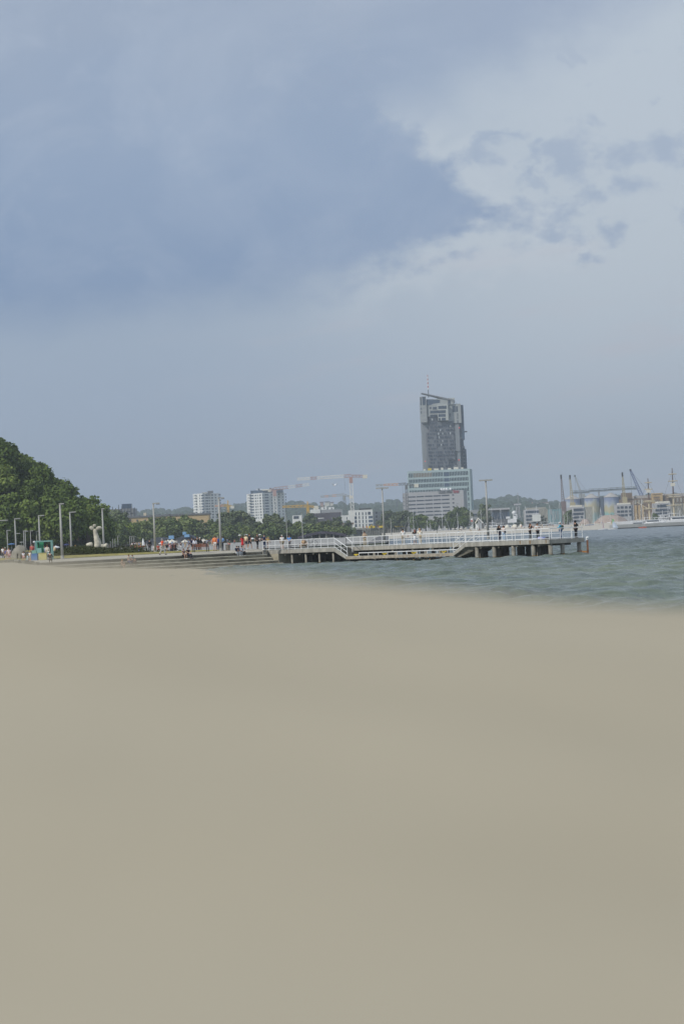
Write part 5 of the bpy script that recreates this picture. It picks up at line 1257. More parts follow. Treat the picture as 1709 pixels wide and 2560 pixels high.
parasol(420, 640, 1349, 16, 'cream parasol partly hidden behind the grey shirted walker', drop=.5)
parasol(359, 520, 1346, 7, 'white closed parasol left of the man in black', M['white'], closed=True)
parasol(404, 640, 1355, 15, 'white parasol low behind the lamp by the orange walker', M['white'], drop=.5)
for k, (px, py, w) in enumerate(((600,1333,8),(616,1332,9),(631,1341,12),(648,1342,10),(650,1332,8))):
    parasol(px, 1000, py+3, w, 'white parasol far off behind the walking family, under the trees', M['white'], group='white parasols behind the walking family', drop=.5)
def bench(px, D, wpx, label, z=2.0, h=None, m=None, rz=0):
    g = G(px, z, D); w = wpx*D/F/2; o = empty('bench', g, label, 'bench'); m = m or M['wood']
    for k in range(3): MB().box(g.x-w, g.y-.02+k*.15, g.z+.42, g.x+w, g.y+.1+k*.15, g.z+.46).build('seat_slat', m, o)
    for k in range(3): MB().box(g.x-w, g.y-.10-k*.015, g.z+.56+k*.13, g.x+w, g.y-.06-k*.015, g.z+.67+k*.13).build('back_slat', m, o)
    for s in (-1,1):
        x = g.x+s*(w-.25)
        MB().bar((x,g.y-.08,g.z),(x,g.y-.14,g.z+.92),.09).build('leg', M['dark'], o); MB().bar((x+s*.2,g.y+.4,g.z),(x+s*.2,g.y+.42,g.z+.62),.09).build('leg', M['dark'], o); MB().bar((x,g.y-.1,g.z+.38),(x,g.y+.42,g.z+.38),.07).build('seat_support', M['dark'], o)
    return o
bench(502, 277, 41, 'brown wooden slatted bench seen from behind on the lawn', 1.98)
bench(432, 296, 12, 'short reddish wooden bench end where a group sits behind the lawn')
g = G(570, 2.0, 282.0); bn_ = empty('litter_bin', g, 'round ribbed concrete litter bin at the end of the lawn', 'litter bin')
MB().tube([g, g+Vector((0,0,.62))], [.24,.27], 16).build('body', mat('bin_concrete',(.20,.18,.15),.9,.2,8), bn_)
MB().tube([g+Vector((0,0,.621)), g+Vector((0,0,.68))], [.29,.27], 16).build('rim', M['dark'], bn_)
# ------------------------------------------------------------ marina
random.seed(9)
def hull_mesh(L_, B, H):
    mb = MB(); n = 8; vs = []
    for i in range(n+1):
        f = i/n; w = B/2*math.sin(PI*min(1,(.12+.88*f)*.62+.3)) if f < .98 else .02
        w = B/2*(1-max(0,(f-.45)/.55)**2.2)*(.85+.15*min(1,f*4)); x = -L_/2+L_*f
        vs += [(x,-w*.93,-.3),(x,-w,H*(1+.15*f)),(x,w,H*(1+.15*f)),(x,w*.93,-.3)]
    fs = []
    for i in range(n):
        a, b = i*4, (i+1)*4
        for k in range(3): fs.append((a+k,a+k+1,b+k+1,b+k))
        fs.append((a+3,a,b,b+3))
    fs += [(0,3,2,1),(n*4,n*4+1,n*4+2,n*4+3)]
    return mb.add(vs, fs)
HW = mat('hull_white', (.80,.80,.80), .35, .04, .5)
hull_me = hull_mesh(10,3,1.1).mesh('hull'); hull_me.materials.append(HW)
cab_me = MB().box(-2,-.9,1.1,1.6,.9,1.75).mesh('cabin'); cab_me.materials.append(HW)
win_me = MB().box(-1.8,-.93,1.3,1.4,.93,1.55).mesh('cabin_window'); win_me.materials.append(M['glass'])
boom_me = MB().tube([(-3.6,0,2.2),(.6,0,2.3)],.16,6).mesh('boom'); boom_me.materials.append(mat('blue_sail_cover',(.07,.12,.25),.8,.1,1))
def mast_me(h, r=.11):
    mb = MB(); mb.tube([(.6,0,1.0),(.6,0,h)],[r,r*.7],6); mb.bar((.6,-.9,h*.6),(.6,.9,h*.6),.08); mb.bar((.6,0,h-.3),(4.8,0,1.3),.045); mb.bar((.6,0,h-.3),(-4.8,0,1.2),.045)
    me = mb.mesh('mast'); me.materials.append(M['white']); return me
masts = [mast_me(h) for h in (11,13,15)]
def yacht(px, D, py_top, label, group, z=0.0):
    g = G(px, z, D); H = P(px, py_top, D).z-z; m = min(masts, key=lambda q: abs(max(v.co.z for v in q.vertices)-H)); s = H/max(v.co.z for v in m.vertices)
    o = empty('sailing_yacht', g, label, 'sailing yacht', group, rz=random.choice((0,PI,.6,-.5,1.2,2.4))); o.scale = (s,s,s)
    for nm, me in (('hull',hull_me),('cabin',cab_me),('cabin_window',win_me),('boom',boom_me),('mast',m)):
        c = bpy.data.objects.new(nm, me); C.objects.link(c); c.parent = o
    return o
tall = [(1031,1275),(1023.5,1291),(1034,1288),(1102,1263),(1110,1312),(1075,1306),(1083,1303),(1069,1299),(1090,1296),(1146,1281),(1143,1302),(1175,1275),(1181,1290),(1204,1274),(1227,1270),(1232,1300),(1249,1270),(1280,1267),(1311,1265),(1338,1264),(1371,1263),(1378,1296),(1396,1256),(1411,1277),(1380,1276),(1415,1281),(1430,1270),(1462,1262),(1447,1291),(1480,1266),(1500,1268),(1507,1300),(1522,1285),(1540,1290),(1585,1250),(1602,1246),(1567,1295),(1654,1275),(1671,1262),(1698,1268)]
for px, py in tall:
    D = 1500+random.uniform(-60,90) if px < 1440 else 1240+random.uniform(0,90)
    yacht(px+(1345-py)*.02, D, py, 'white masted sailing yacht moored in the marina', 'moored sailing yachts')
for k in range(26):
    px = 1448+k*10.5+random.uniform(-3,3); D = 1215+random.uniform(0,60) if px > 1590 else 1480+random.uniform(0,80)
    yacht(px, D, np.interp(px,[1440,1700],[1296,1285])+random.uniform(-10,6), 'white masted sailing yacht moored in the marina', 'moored sailing yachts')
# motor yachts behind the breakwater
def motor(px, D, L_, label, z=0):
    g = G(px, z, D); o = empty('motor_yacht', g, label, 'motor yacht', 'motor yachts in the marina'); s = L_/10; o.scale = (s,s,s)
    for nm, me in (('hull',hull_me),('cabin',cab_me),('cabin_window',win_me)):
        c = bpy.data.objects.new(nm, me); C.objects.link(c); c.parent = o
    c = bpy.data.objects.new('flybridge', fly_me); C.objects.link(c); c.parent = o
fly_me = MB().box(-2.6,-1.1,1.76,1.0,1.1,1.86).box(-2.4,-1,2.4,-.2,1,2.48).box(-2.3,-.9,1.87,-2.2,-.8,2.39).box(-.5,.8,1.87,-.4,.9,2.39).mesh('flybridge'); fly_me.materials.append(HW)
for px, D, L_ in ((1594,1235,15),(1612,1240,17),(1632,1238,20),(1655,1240,19),(1676,1245,24),(1700,1240,26),(1580,1400,14),(1240,1480,26),(1262,1470,24),(1372,1470,22),(1395,1480,20)):
    motor(px, D, L_, 'white motor yacht moored among the sailing masts', 0)
# patrol ship
D = 1540; r = empty('patrol_ship', G(1282,0,D), 'white and grey patrol ship with a lattice mast among the marina boats', 'ship')
q = G(1282,0,D); h2 = hull_mesh(26,6,3.2); h2.v = [(v[0]+q.x, v[1]+D, v[2]) for v in h2.v]; h2.build('hull', HW, r)
for (x0,y0,x1,y1,dd) in ((420,500,610,575,0),(540,392,622,500,.6),(385,448,470,492,-.4)):
    a = P(*cB(x0,y0),D+dd); b = P(*cB(x1,y1),D+dd); MB().box(a.x,D+dd-2,b.z,b.x,D+dd+2.5,a.z).build('superstructure', HW, r)
panel(r, D-1.4, *cB(575,420), 60/8.7, 12/8.7, M['glass']); 
a = P(*cB(645,470),D); b = P(*cB(655,200),D); mb = MB(); lattice(mb,(a.x,D,a.z),(a.x,D,b.z),2.6,.35,7,.6); mb.build('lattice_mast', MH, r)
MB().box(a.x-2.2,D-1.5,b.z,a.x+2.2,D+1.5,b.z+1.0).build('radar_platform', MH, r); MB().tube([(a.x+.5,D,b.z+1.4),(a.x+.5,D,b.z+8)],.15,6).build('aerial', MH, r)
MB().ell((P(*cB(560,395),D).x,D-.5,P(*cB(560,395),D).z+.8),(1.4,1.4,1.4)).build('radome', M['white'], r)
# tall ship
D = 1330; gq = G(1655,0,D)
r = empty('tall_ship', gq, 'three masted white tall ship with crossed yards moored behind the breakwater', 'tall ship')
mb = hull_mesh(60,9,3.4); mb.v = [(v[0]+gq.x, v[1]+D, v[2]) for v in mb.v]; mb.build('hull', HW, r)
MD = mat('mast_brown', (.13,.09,.08), .6, .1, .5); MY = mat('mast_buff', (.50,.43,.30), .6, .08, .5)
for (tx,ty,bx_,by,yds) in ((720,425,770,1310,((738,525,170),(757,678,190),(770,945,270),(772,970,290),(790,1130,330))),(1282,185,1340,1330,((1300,327,190),(1310,488,230),(1325,812,300),(1330,858,330),(1345,1048,360)))):
    t = P(*cF_(tx,ty),D); b = P(*cF_(bx_,by),D); x = (t.x+b.x)/2
    MB().tube([(x,D,b.z+(t.z-b.z)*.42),(x,D,t.z)],[.42,.22],8).build('topmast', MD, r); MB().tube([(x,D,2),(x,D,b.z+(t.z-b.z)*.42)],[.6,.5],8).build('mast', MY, r)
    for (yx,yy,w) in yds:
        q = P(*cF_(yx,yy),D); w_ = w/9.278*D/F/2; MB().tube([(x-w_,D-.8,q.z),(x,D-.8,q.z),(x+w_,D-.8,q.z)],[.18,.34,.18],8).build('yard', MY, r)
    q = P(*cF_(tx+8,570 if ty < 300 else 720),D); MB().box(x-1.1,D-1,q.z-.9,x+1.1,D+1,q.z+.9).build('crosstree', M['canvas'], r)
    for s in (-1,1): MB().bar((x,D,t.z-1.5),(x+s*9,D+.5,5.2),.07).bar((x,D,(t.z+b.z)/2),(x+s*6,D+.5,5.2),.07).build('stay', M['dark'], r)
q0 = P(*cF_(468,975),D); q1 = P(*cF_(730,1135),D); MB().tube([q0,q1],[.2,.4],8).build('bowsprit', MY, r)
# white shelter, flag, sails, kayak, buoy
D = 1290; a = P(*crop(1040,1270,7.84)(1158,285),D); b = P(*crop(1040,1270,7.84)(1215,195),D); c_ = P(*crop(1040,1270,7.84)(1312,285),D)
r = empty('beach_shelter', ((a.x+c_.x)/2,D,2.4), 'tall white gabled shelter tower on the far beach beside the T lamp', 'shelter')
MB().extr([a,b,b+Vector((0,0,-.5)),a+Vector((0,0,-.5))],(0,6,0)).build('roof_slope', M['canvas'], r); MB().extr([b,c_,c_+Vector((0,0,-.5)),b+Vector((0,0,-.5))],(0,6,0)).build('roof_slope', M['white'], r)
for x in (a.x+2,c_.x-2.4,(b.x)):
    for dy in (.5,5): MB().bar((x,D+dy,2.4),(x,D+dy,a.z+.2),.35).build('post', M['white'], r)
MB().box(b.x-1.5,D+1,2.4,b.x+1.2,D+4,a.z-.5).build('cabin', M['white'], r)
g = G(1182,2.8,1320); r = empty('flag', g, 'red and white flag on a pole on the far beach', 'flag'); t = P(1180.5,1300,1320)
MB().tube([g,(g.x,g.y,t.z+2)],.1,6).build('pole', M['white'], r); MB().box(g.x-1.0,g.y-.04,t.z-.9,g.x-.12,g.y+.04,t.z-.01).build('red_cloth', M['red'], r); MB().box(g.x-1.0,g.y-.04,t.z,g.x-.12,g.y+.04,t.z+.9).build('white_cloth', M['white'], r)
def sail(px, D, tip, foot, colr, label, col2=None):
    g = G(px,0,D); r = empty('dinghy', g, label, 'sailing dinghy'); t = P(*tip,D); f1 = P(*foot,D)
    h = hull_mesh(4.2,1.6,.4); h.v = [(v[0]+g.x, v[1]+D, v[2]) for v in h.v]; h.build('hull', HW, r)
    x0 = t.x; MB().tube([(x0,D,.3),(x0,D,t.z)],.07,6).build('mast', M['galv'], r)
    n = 6; vs = []; 
    for i in range(n+1):
        f = i/n; z = .8+(t.z-.9)*f; w = (f1.x-x0)*(1-f)**.75; vs += [(x0,D-.05,z),(x0+w*.5,D-.05-.35*(1-f),z-.1*(1-f)),(x0+w,D-.05,z-.3*(1-f))]
    fs = []; 
    for i in range(n): fs += [(i*3,i*3+1,i*3+4,i*3+3),(i*3+1,i*3+2,i*3+5,i*3+4)]
    o = MB().add(vs,fs).build('sail', colr, r); s = o.modifiers.new('t','SOLIDIFY'); s.thickness = .04
    if col2: MB().extr([(x0-.1,D-.1,t.z-1.6),(x0+.9,D-.1,t.z-.9),(x0+.7,D-.1,t.z+.2),(x0-.1,D-.1,t.z+.2)],(0,.06,0)).build('pennant', col2, r)
sail(1531,1100,(1529,1299),(1545,1322),mat('pale_blue_sail',(.55,.62,.72),.7,.06,.5),'dinghy with a pale blue-white sail at the end of the breakwater',mat('lime_cloth',(.25,.50,.22),.7,.06,.5))
sail(1506,1130,(1505,1300),(1509,1321),mat('mauve_sail',(.50,.36,.40),.7,.06,.5),'dinghy with a narrow faded mauve sail near the far beach')
sail(1540,1240,(1539,1300),(1543,1312),M['white'],'dinghy with a small white sail behind the breakwater end')
g = G(1605,0,1080); r = empty('kayak', g, 'red kayak with a paddler off the breakwater', 'kayak')
h = hull_mesh(3.6,.8,.4); h.v = [(v[0]+g.x, v[1]+1080, v[2]+.1) for v in h.v]; h.build('hull', mat('kayak_red',(.55,.14,.09),.5,.05,1), r); MB().bar((g.x-1.1,1079.6,.9),(g.x+1.1,1079.6,1.3),.08).build('paddle', M['white'], r)
for px, D, w, lb_ in ((1267,1390,12,'left cream beach tent on top of the far beach'),(1286,1390,16,'wide cream beach tent on top of the far beach'),(1301,1385,8,'small cream beach tent on top of the far beach'),(1140,1375,0,'')):
    if not w: continue
    g = G(px,2.9,D); s = w*D/F/2; o = empty('beach_tent', g, lb_, 'tent'); MB().ell((g.x,g.y,2.8),(s,3,1.9),14,8,0,0).build('canopy', M['canvas'], o); MB().box(g.x-s*.9,g.y-1,2.6,g.x+s*.9,g.y+1,3.2).build('wall', M['canvas'], o)
for k, (px, w) in enumerate(((1133,7),(1141,7),(1151,8),(1164,9),(1178,9),(1190,7),(1213,8),(1228,8),(1100,6),(1116,6))):
    parasol(px, 1370, 1325-(px-1100)*.046-3.5, w, 'cream parasol in the row along the crest of the far beach', z=2.9, group='parasols along the far beach', drop=.5)
# seagull
g = P(835.3,1213.5,600); r = empty('seagull', g, 'white seagull gliding in the sky beside the large crane', 'bird')
stone_skin('body', [((g.x-.32,g.y,g.z+.02),.04),((g.x-.1,g.y,g.z),.11),((g.x+.2,g.y,g.z),.10),((g.x+.34,g.y,g.z+.06),.06)], [(0,1),(1,2),(2,3)], r, M['white'], off=g)
for s in (-1,1): MB().extr([(g.x-.15,g.y,g.z+.05),(g.x+.18,g.y,g.z+.05),(g.x+s*.5+.2,g.y+s*.3,g.z+.45),(g.x+s*.9,g.y+s*.5,g.z+.3),(g.x+s*.45-.1,g.y+s*.3,g.z+.35)],(0,.04,.03)).build('wing', M['white'], r)
# ------------------------------------------------------------ people
def pm(rgb, nm='cloth'):
    return mat(nm, sr2(*rgb), .85, .06, 6)
SKIN = mat('skin', (.50,.30,.21), .6, .05, 8); SKIN_T = mat('tanned_skin', (.38,.22,.15), .6, .05, 8)
HAIRC = dict(dark=(40,30,26), brown=(92,64,44), blond=(190,150,90), grey=(170,168,165), red=(120,60,35))
def fig(px, D, H, yaw, pose, label, top, bottom, bcol, hair='dark', z=2.0, long=False, cap=None, sleeves='short', skin=None, group=None, loc=None, shoes=(40,38,38), dress=False, hood=False):
    """one person: continuous body mesh, clothes and hair as children. yaw 0 looks at the camera"""
    s = H/1.75; V = Vector
    g = loc if loc is not None else G(px, z, D)
    sit = pose in ('sit','recline'); low = -.47 if sit else 0.0
    lean_ = {'lean':-.10,'crouch':-.25}.get(pose, 0.0)
    J = dict(pel=V((0,0,.95)), sp=V((0,lean_*.4,1.14)), ch=V((0,lean_*.8,1.34)), nk=V((0,lean_,1.49)), hd=V((0,lean_*1.1-.01,1.59)), ht=V((0,lean_*1.2-.02,1.69)))
    for sg, k in ((-1,'r'),(1,'l')):
        J['sh'+k] = V((sg*.18, lean_*.8, 1.41)); J['el'+k] = V((sg*.235, lean_*.6+.03, 1.14)); J['wr'+k] = V((sg*.24, lean_*.6-.06, .90))
        J['hp'+k] = V((sg*.085, 0, .90)); J['kn'+k] = V((sg*.10, -.02, .50)); J['an'+k] = V((sg*.11, .03, .08)); J['to'+k] = V((sg*.13, -.13, .035))
    if pose == 'walk':
        J['knr'] = V((-.09,-.16,.52)); J['anr'] = V((-.09,-.26,.09)); J['tor'] = V((-.10,-.42,.05)); J['knl'] = V((.09,.08,.50)); J['anl'] = V((.09,.34,.14)); J['tol'] = V((.09,.22,.04))
        J['wrr'] = V((-.24,.14,.93)); J['wrl'] = V((.24,-.24,.98)); J['elr'] = V((-.235,.10,1.15)); J['ell'] = V((.235,-.04,1.14))
    if pose == 'fold' or hood:
        for sg, k in ((-1,'r'),(1,'l')): J['el'+k] = V((sg*.27,-.08,1.16)); J['wr'+k] = V((sg*.05,-.27,1.27))
    if pose == 'phone':
        for sg, k in ((-1,'r'),(1,'l')): J['el'+k] = V((sg*.24,-.10,1.13)); J['wr'+k] = V((sg*.06,-.32,1.22))
    if pose == 'rail':
        for sg, k in ((-1,'r'),(1,'l')): J['el'+k] = V((sg*.24,-.18,1.15)); J['wr'+k] = V((sg*.20,-.42,1.10))
    if pose == 'hips':
        for sg, k in ((-1,'r'),(1,'l')): J['el'+k] = V((sg*.40,.06,1.17)); J['wr'+k] = V((sg*.17,-.02,1.0))
    if pose == 'point':
        J['ell'] = V((.42,-.08,1.40)); J['wrl'] = V((.68,-.12,1.44))
    if pose == 'face':   # hands up at the face
        for sg, k in ((-1,'r'),(1,'l')): J['el'+k] = V((sg*.24,-.22,1.22)); J['wr'+k] = V((sg*.06,-.22,1.50))
    if sit:
        for k in ('pel','sp','ch','nk','hd','ht'): J[k] = J[k]+V((0,.02,low))
        for sg, k in ((-1,'r'),(1,'l')):
            for q in ('sh','el','wr','hp'): J[q+k] = J[q+k]+V((0,.02,low))
            J['kn'+k] = V((sg*.14,-.42,.50)); J['an'+k] = V((sg*.12,-.40,.08)); J['to'+k] = V((sg*.13,-.57,.035))
            J['el'+k] = V((sg*.25,-.12,.72)); J['wr'+k] = V((sg*.10,-.36,.60))
        if pose == 'recline':
            for k in ('ch','nk','hd','ht'): J[k] = J[k]+V((0,.16,-.05))
            for k in 'rl': J['sh'+k] = J['sh'+k]+V((0,.14,-.04)); J['el'+k] = V((J['el'+k].x,.26,.62)); J['wr'+k] = V((J['el'+k].x,.38,.36)); J['kn'+k] = V((J['kn'+k].x,-.45,.30)); J['an'+k] = V((J['an'+k].x,-.85,.10)); J['to'+k] = V((J['to'+k].x,-.92,.22))
    if pose == 'crouch':
        for k in ('pel','sp','ch','nk','hd','ht'): J[k] = J[k]+V((0,.05,-.55))
        for sg, k in ((-1,'r'),(1,'l')):
            for q in ('sh','hp'): J[q+k] = J[q+k]+V((0,.05,-.55))
            J['kn'+k] = V((sg*.14,-.32,.46)); J['an'+k] = V((sg*.12,.0,.08)); J['to'+k] = V((sg*.13,-.16,.035)); J['el'+k] = V((sg*.24,-.3,.55)); J['wr'+k] = V((sg*.14,-.42,.34))
    Rz = Matrix.Rotation(yaw, 3, 'Z')
    def sk(name, ns, es, m, parent, sub=1):
        nodes = [(J[n] if isinstance(n, str) else n, r) for n, r in ns]
        return stone_skin(name, [(p*s, (r[0]*s, r[1]*s) if hasattr(r,'__len__') else r*s) for p, r in nodes], es, parent, m, sub=sub)
    sm = skin or SKIN
    names = ['pel','sp','ch','nk','hd','ht','shr','elr','wrr','shl','ell','wrl','hpr','knr','anr','tor','hpl','knl','anl','tol']
    rad = [(.135,.105),(.110,.085),(.122,.082),(.055,.055),(.082,.095),(.065,.075),.058,.042,.03,.058,.042,.03,.082,.058,.04,.035,.082,.058,.04,.035]
    ix = {n:i for i, n in enumerate(names)}
    ed = [('pel','sp'),('sp','ch'),('ch','nk'),('nk','hd'),('hd','ht'),('ch','shr'),('shr','elr'),('elr','wrr'),('ch','shl'),('shl','ell'),('ell','wrl'),('pel','hpr'),('hpr','knr'),('knr','anr'),('anr','tor'),('pel','hpl'),('hpl','knl'),('knl','anl'),('anl','tol')]
    me = stone_skin('body', [(J[n]*s, (r[0]*s,r[1]*s) if hasattr(r,'__len__') else r*s) for n, r in zip(names, rad)], [(ix[a],ix[b]) for a, b in ed], 'mesh', sm, sub=1)
    hb = MB()      # hands with fingers, nose, ears, chin joined to the body mesh
    for sg, k in ((-1,'r'),(1,'l')):
        w = J['wr'+k]; d = (w-J['el'+k]).normalized(); side = V((1,0,0)) if abs(d.x) < .8 else V((0,0,1)); side = (side-d*side.dot(d)).normalized(); palm = w+d*.075
        hb.tube([w*s, (w+d*.04)*s, palm*s], [.026*s,.036*s,.03*s], 8)
        for i, ln in enumerate((.066,.078,.072,.056)):
            b = palm+side*(i-1.5)*.018-d*.01; nrm = d.cross(side); hb.tube([b*s, (b+d*ln*.55)*s, (b+d*ln*.85+nrm*.022)*s], [.0095*s,.009*s,.007*s], 5)
        b = w+d*.03-side*.03*sg; hb.tube([b*s, (b+d*.03-side*sg*.03)*s, (b+d*.055-side*sg*.034)*s], [.012*s,.011*s,.008*s], 5)
    h = J['hd']
    hb.tube([(h+V((0,-.085,.03)))*s,(h+V((0,-.112,-.01)))*s],[.008*s,.014*s],6)
    for sg in (-1,1): hb.ell(tuple((h+V((sg*.085,0,0)))*s),(.012*s,.02*s,.03*s),6,5)
    bm = bmesh.new(); bm.from_mesh(me); tmp = hb.mesh('hands'); bm.from_mesh(tmp); bm.to_mesh(me); bm.free()
    o = bpy.data.objects.new('person', me); C.objects.link(o); o.location = g; o.rotation_euler = (0,0,yaw); tag(o, label, 'person', group)
    for sg in (-1,1): MB().ell(tuple((h+V((sg*.032,-.092,.012)))*s),(.011*s,.006*s,.007*s),6,5).build('eye', M['dark'], o, off=(0,0,0))
    MB().box((-.025)*s,(h.y-.098)*s,(h.z-.052)*s,.025*s,(h.y-.088)*s,(h.z-.042)*s).build('mouth', mat('lips',(.35,.13,.11),.6,.05,2), o, off=(0,0,0))
    tm = pm(top, 'shirt_cloth'); bmt = pm(bcol, 'trouser_cloth')
    if top is not None:
        ns = [('pel',(.150,.122)),('sp',(.158,.132)),('ch',(.178,.145)),('shr',.086),('shl',.086)]; es = [(0,1),(1,2),(2,3),(2,4)]
        for k, i in (('r',3),('l',4)):
            e = J['el'+k] if sleeves == 'long' else J['sh'+k].lerp(J['el'+k], .65); ns.append((e, .068)); es.append((i, len(ns)-1))
            if sleeves == 'long': ns.append((J['el'+k].lerp(J['wr'+k], .95), .044)); es.append((len(ns)-2, len(ns)-1))
        sk('hoodie' if hood else 'shirt', ns, es, tm, o)
    if dress:
        f = J['pel']; MB().tube([(f+V((0,0,.08)))*s,(f+V((0,0,-.1)))*s,(f+V((0,-.0,-.50 if dress == 'skirt' else -.38)))*s],[.135*s,.165*s,.22*s],14).build('skirt', bmt, o, off=(0,0,0), smooth=True)
    elif bottom:
        k2 = {'shorts':.75,'trousers':1.0}[bottom]; ns = [('pel',(.160,.130)),('hpr',.108),('hpl',.108)]; es = [(0,1),(0,2)]
        for k, i in (('r',1),('l',2)):
            if bottom == 'shorts': ns.append((J['hp'+k].lerp(J['kn'+k], .85), .085)); es.append((i, len(ns)-1))
            else:
                ns.append(('kn'+k, .072)); es.append((i, len(ns)-1)); ns.append((J['kn'+k].lerp(J['an'+k], .93), .058)); es.append((len(ns)-2, len(ns)-1))
        sk(bottom, ns, es, bmt, o)
    for k in 'rl':
        a, t = J['an'+k], J['to'+k]; MB().tube([(a+(a-t)*.25+V((0,0,-.03)))*s, (a.lerp(t,.5)+V((0,0,-.012)))*s, (t+(t-a)*.1)*s],[.042*s,.05*s,.034*s],8).build('shoe', pm(shoes,'shoe_leather'), o, off=(0,0,0), smooth=True)
    hc = pm(HAIRC[hair], 'hair'); hh = J['hd']+V((0,.014,.045))
    if not hood:
        MB().ell(tuple(hh*s),(.098*s,.108*s,.098*s),12,8,.12,-.25).build('hair', hc, o, off=(0,0,0), smooth=True)
        if long: MB().tube([(hh+V((0,.06,.02)))*s,(hh+V((0,.10,-.12)))*s,(hh+V((0,.12,-.30)))*s],[.085*s,.09*s,.05*s],10).build('hair', hc, o, off=(0,0,0), smooth=True)
    else: MB().ell(tuple((J['hd']+V((0,.03,.03)))*s),(.115*s,.125*s,.13*s),12,8,.06).build('hood', tm, o, off=(0,0,0), smooth=True)
    if cap:
        cm_ = pm(cap, 'cap_cloth'); MB().ell(tuple((hh+V((0,-.005,.02)))*s),(.106*s,.118*s,.095*s),12,8,0,0).tube([(hh+V((0,-.09,.03)))*s,(hh+V((0,-.19,.015)))*s],[.07*s,.05*s],8).build('cap', cm_, o, off=(0,0,0), smooth=True)
    return o
def on_pier(px, off): 
    q = LX(px, off); q.z = DZ; return q
def bag(o, px_off, m, label, hgt=1.15, size=(.17,.11,.24), back=.22, name='backpack'):
    """bag worn or carried by person o"""
    Rz = Matrix.Rotation(o.rotation_euler.z, 3, 'Z'); c = o.location+Rz @ Vector((px_off, back, hgt))
    b = empty(name, c, label, 'bag', rz=o.rotation_euler.z)
    MB().ell((0,0,0), size, 10, 8, .1).build('body', m, b, off=(0,0,0), smooth=True); MB().tube([(-size[0]*.5,-size[1]*.6,size[2]*.6),(-size[0]*.4,-size[1]*1.5,size[2]*1.0),(size[0]*.4,-size[1]*1.5,size[2]*1.0),(size[0]*.5,-size[1]*.6,size[2]*.6)], .014, 6).build('strap', m, b, off=(0,0,0))
    return b
W_, K__, NAVY, JEAN, LB_, TAN = (225,225,222), (32,32,36), (38,44,70), (70,90,130), (150,185,220), (185,165,140)
B_ = PI  # seen from behind
# on the pier
fig(0,0,1.74,B_+.2,'stand','man in white T-shirt, khaki shorts and pale cap at the landward pier railing',W_,'shorts',(125,115,90),'grey',cap=(200,195,185),loc=on_pier(706,2.0))
fig(0,0,1.66,B_-.4,'hips','person in a blue and pale blue top and grey trousers behind the landward pier railing',(80,130,190),'trousers',(105,105,108),'brown',loc=on_pier(724,1.8))
fig(0,0,1.72,.3,'phone','person in a tan hoodie and beige trousers holding a phone past the pier stairs',TAN,'trousers',(190,175,150),'dark',sleeves='long',loc=on_pier(912,3.6),shoes=W_)
fig(0,0,1.78,B_,'rail','dark haired man in a white shirt and beige trousers leaning on the far pier railing',W_,'trousers',(165,155,135),'dark',sleeves='long',loc=on_pier(1008,4.0),shoes=W_)
fig(0,0,1.66,B_+.3,'rail','woman with reddish hair, black top and pale skirt between two people at the railing',K__,None,(215,218,222),'red',long=True,dress='skirt',loc=on_pier(1037,4.0))
fig(0,0,1.76,B_-.1,'rail','blonde person in a cream shirt and beige trousers at the far pier railing','' or (228,222,205),'trousers',(180,168,145),'blond',sleeves='long',loc=on_pier(1050,3.7))
p = fig(0,0,1.70,.9,'stand','dark haired woman in black jacket and dark jeans with a backpack on the pier',K__,'trousers',NAVY,'dark',long=True,sleeves='long',loc=on_pier(1248,3.6))
bag(p,.05,pm((28,28,34),'bag_cloth'),'black backpack on the dark haired woman on the pier')
p = fig(0,0,1.62,-.8,'fold','woman in a white top and light blue jeans facing the woman with the backpack',(215,205,200),'trousers',(175,195,215),'brown',long=True,loc=on_pier(1259,3.0),shoes=W_)
bag(p,.24,pm((45,50,62),'bag_cloth'),'dark shoulder bag at the hip of the woman in light blue jeans',.95,(.09,.14,.13),.05,'shoulder_bag')
fig(0,0,1.72,.5,'face','long haired woman all in black, hands at her face, on the pier',K__,'trousers',K__,'brown',long=True,sleeves='none' if False else 'short',loc=on_pier(1326,3.0),shoes=W_)
fig(0,0,1.70,.4,'fold','woman in a white sleeveless top and black trousers beside the bags on the pier',W_,'trousers',K__,'brown',long=True,loc=on_pier(1344,2.8))
for px, m_, lb_, sz in ((1350,(170,175,210),'pale lilac bag lying on the pier beside the woman in black trousers',(.34,.2,.16)),(1359,(110,120,170),'blue patterned bag between the lilac bag and the dark one on the pier',(.22,.18,.13)),(1368,(40,35,45),'dark bag lying on the pier deck, nearest the pier corner',(.36,.2,.11))):
    q = LX(px,2.4); q.z = DZ+sz[2]*.8; b = empty('bag', q, lb_, 'bag'); MB().ell((0,0,0),sz,12,8,.35).build('body',pm(m_,'bag_cloth'),b,off=(0,0,0),smooth=True); MB().tube([(-.1,0,sz[2]*.8),(0,0,sz[2]*1.5),(.1,0,sz[2]*.8)],.015,6).build('handle',pm(m_,'bag_cloth'),b,off=(0,0,0))
p = fig(0,0,1.72,-1.9,'phone','person in a cyan jacket, jeans and white cap near the pier end',(85,170,200),'trousers',(75,100,140),'brown',cap=W_,sleeves='long',loc=E_(.5,DZ)-pd*.9)
bag(p,0,pm((60,75,60),'bag_cloth'),'dark green backpack worn by the person in the cyan jacket')
fig(0,0,1.80,2.2,'fold','person in black hooded clothes at the outer corner of the pier',(30,30,33),'trousers',(28,28,32),'dark',sleeves='long',hood=True,loc=E_(.86,DZ)-pd*.5)
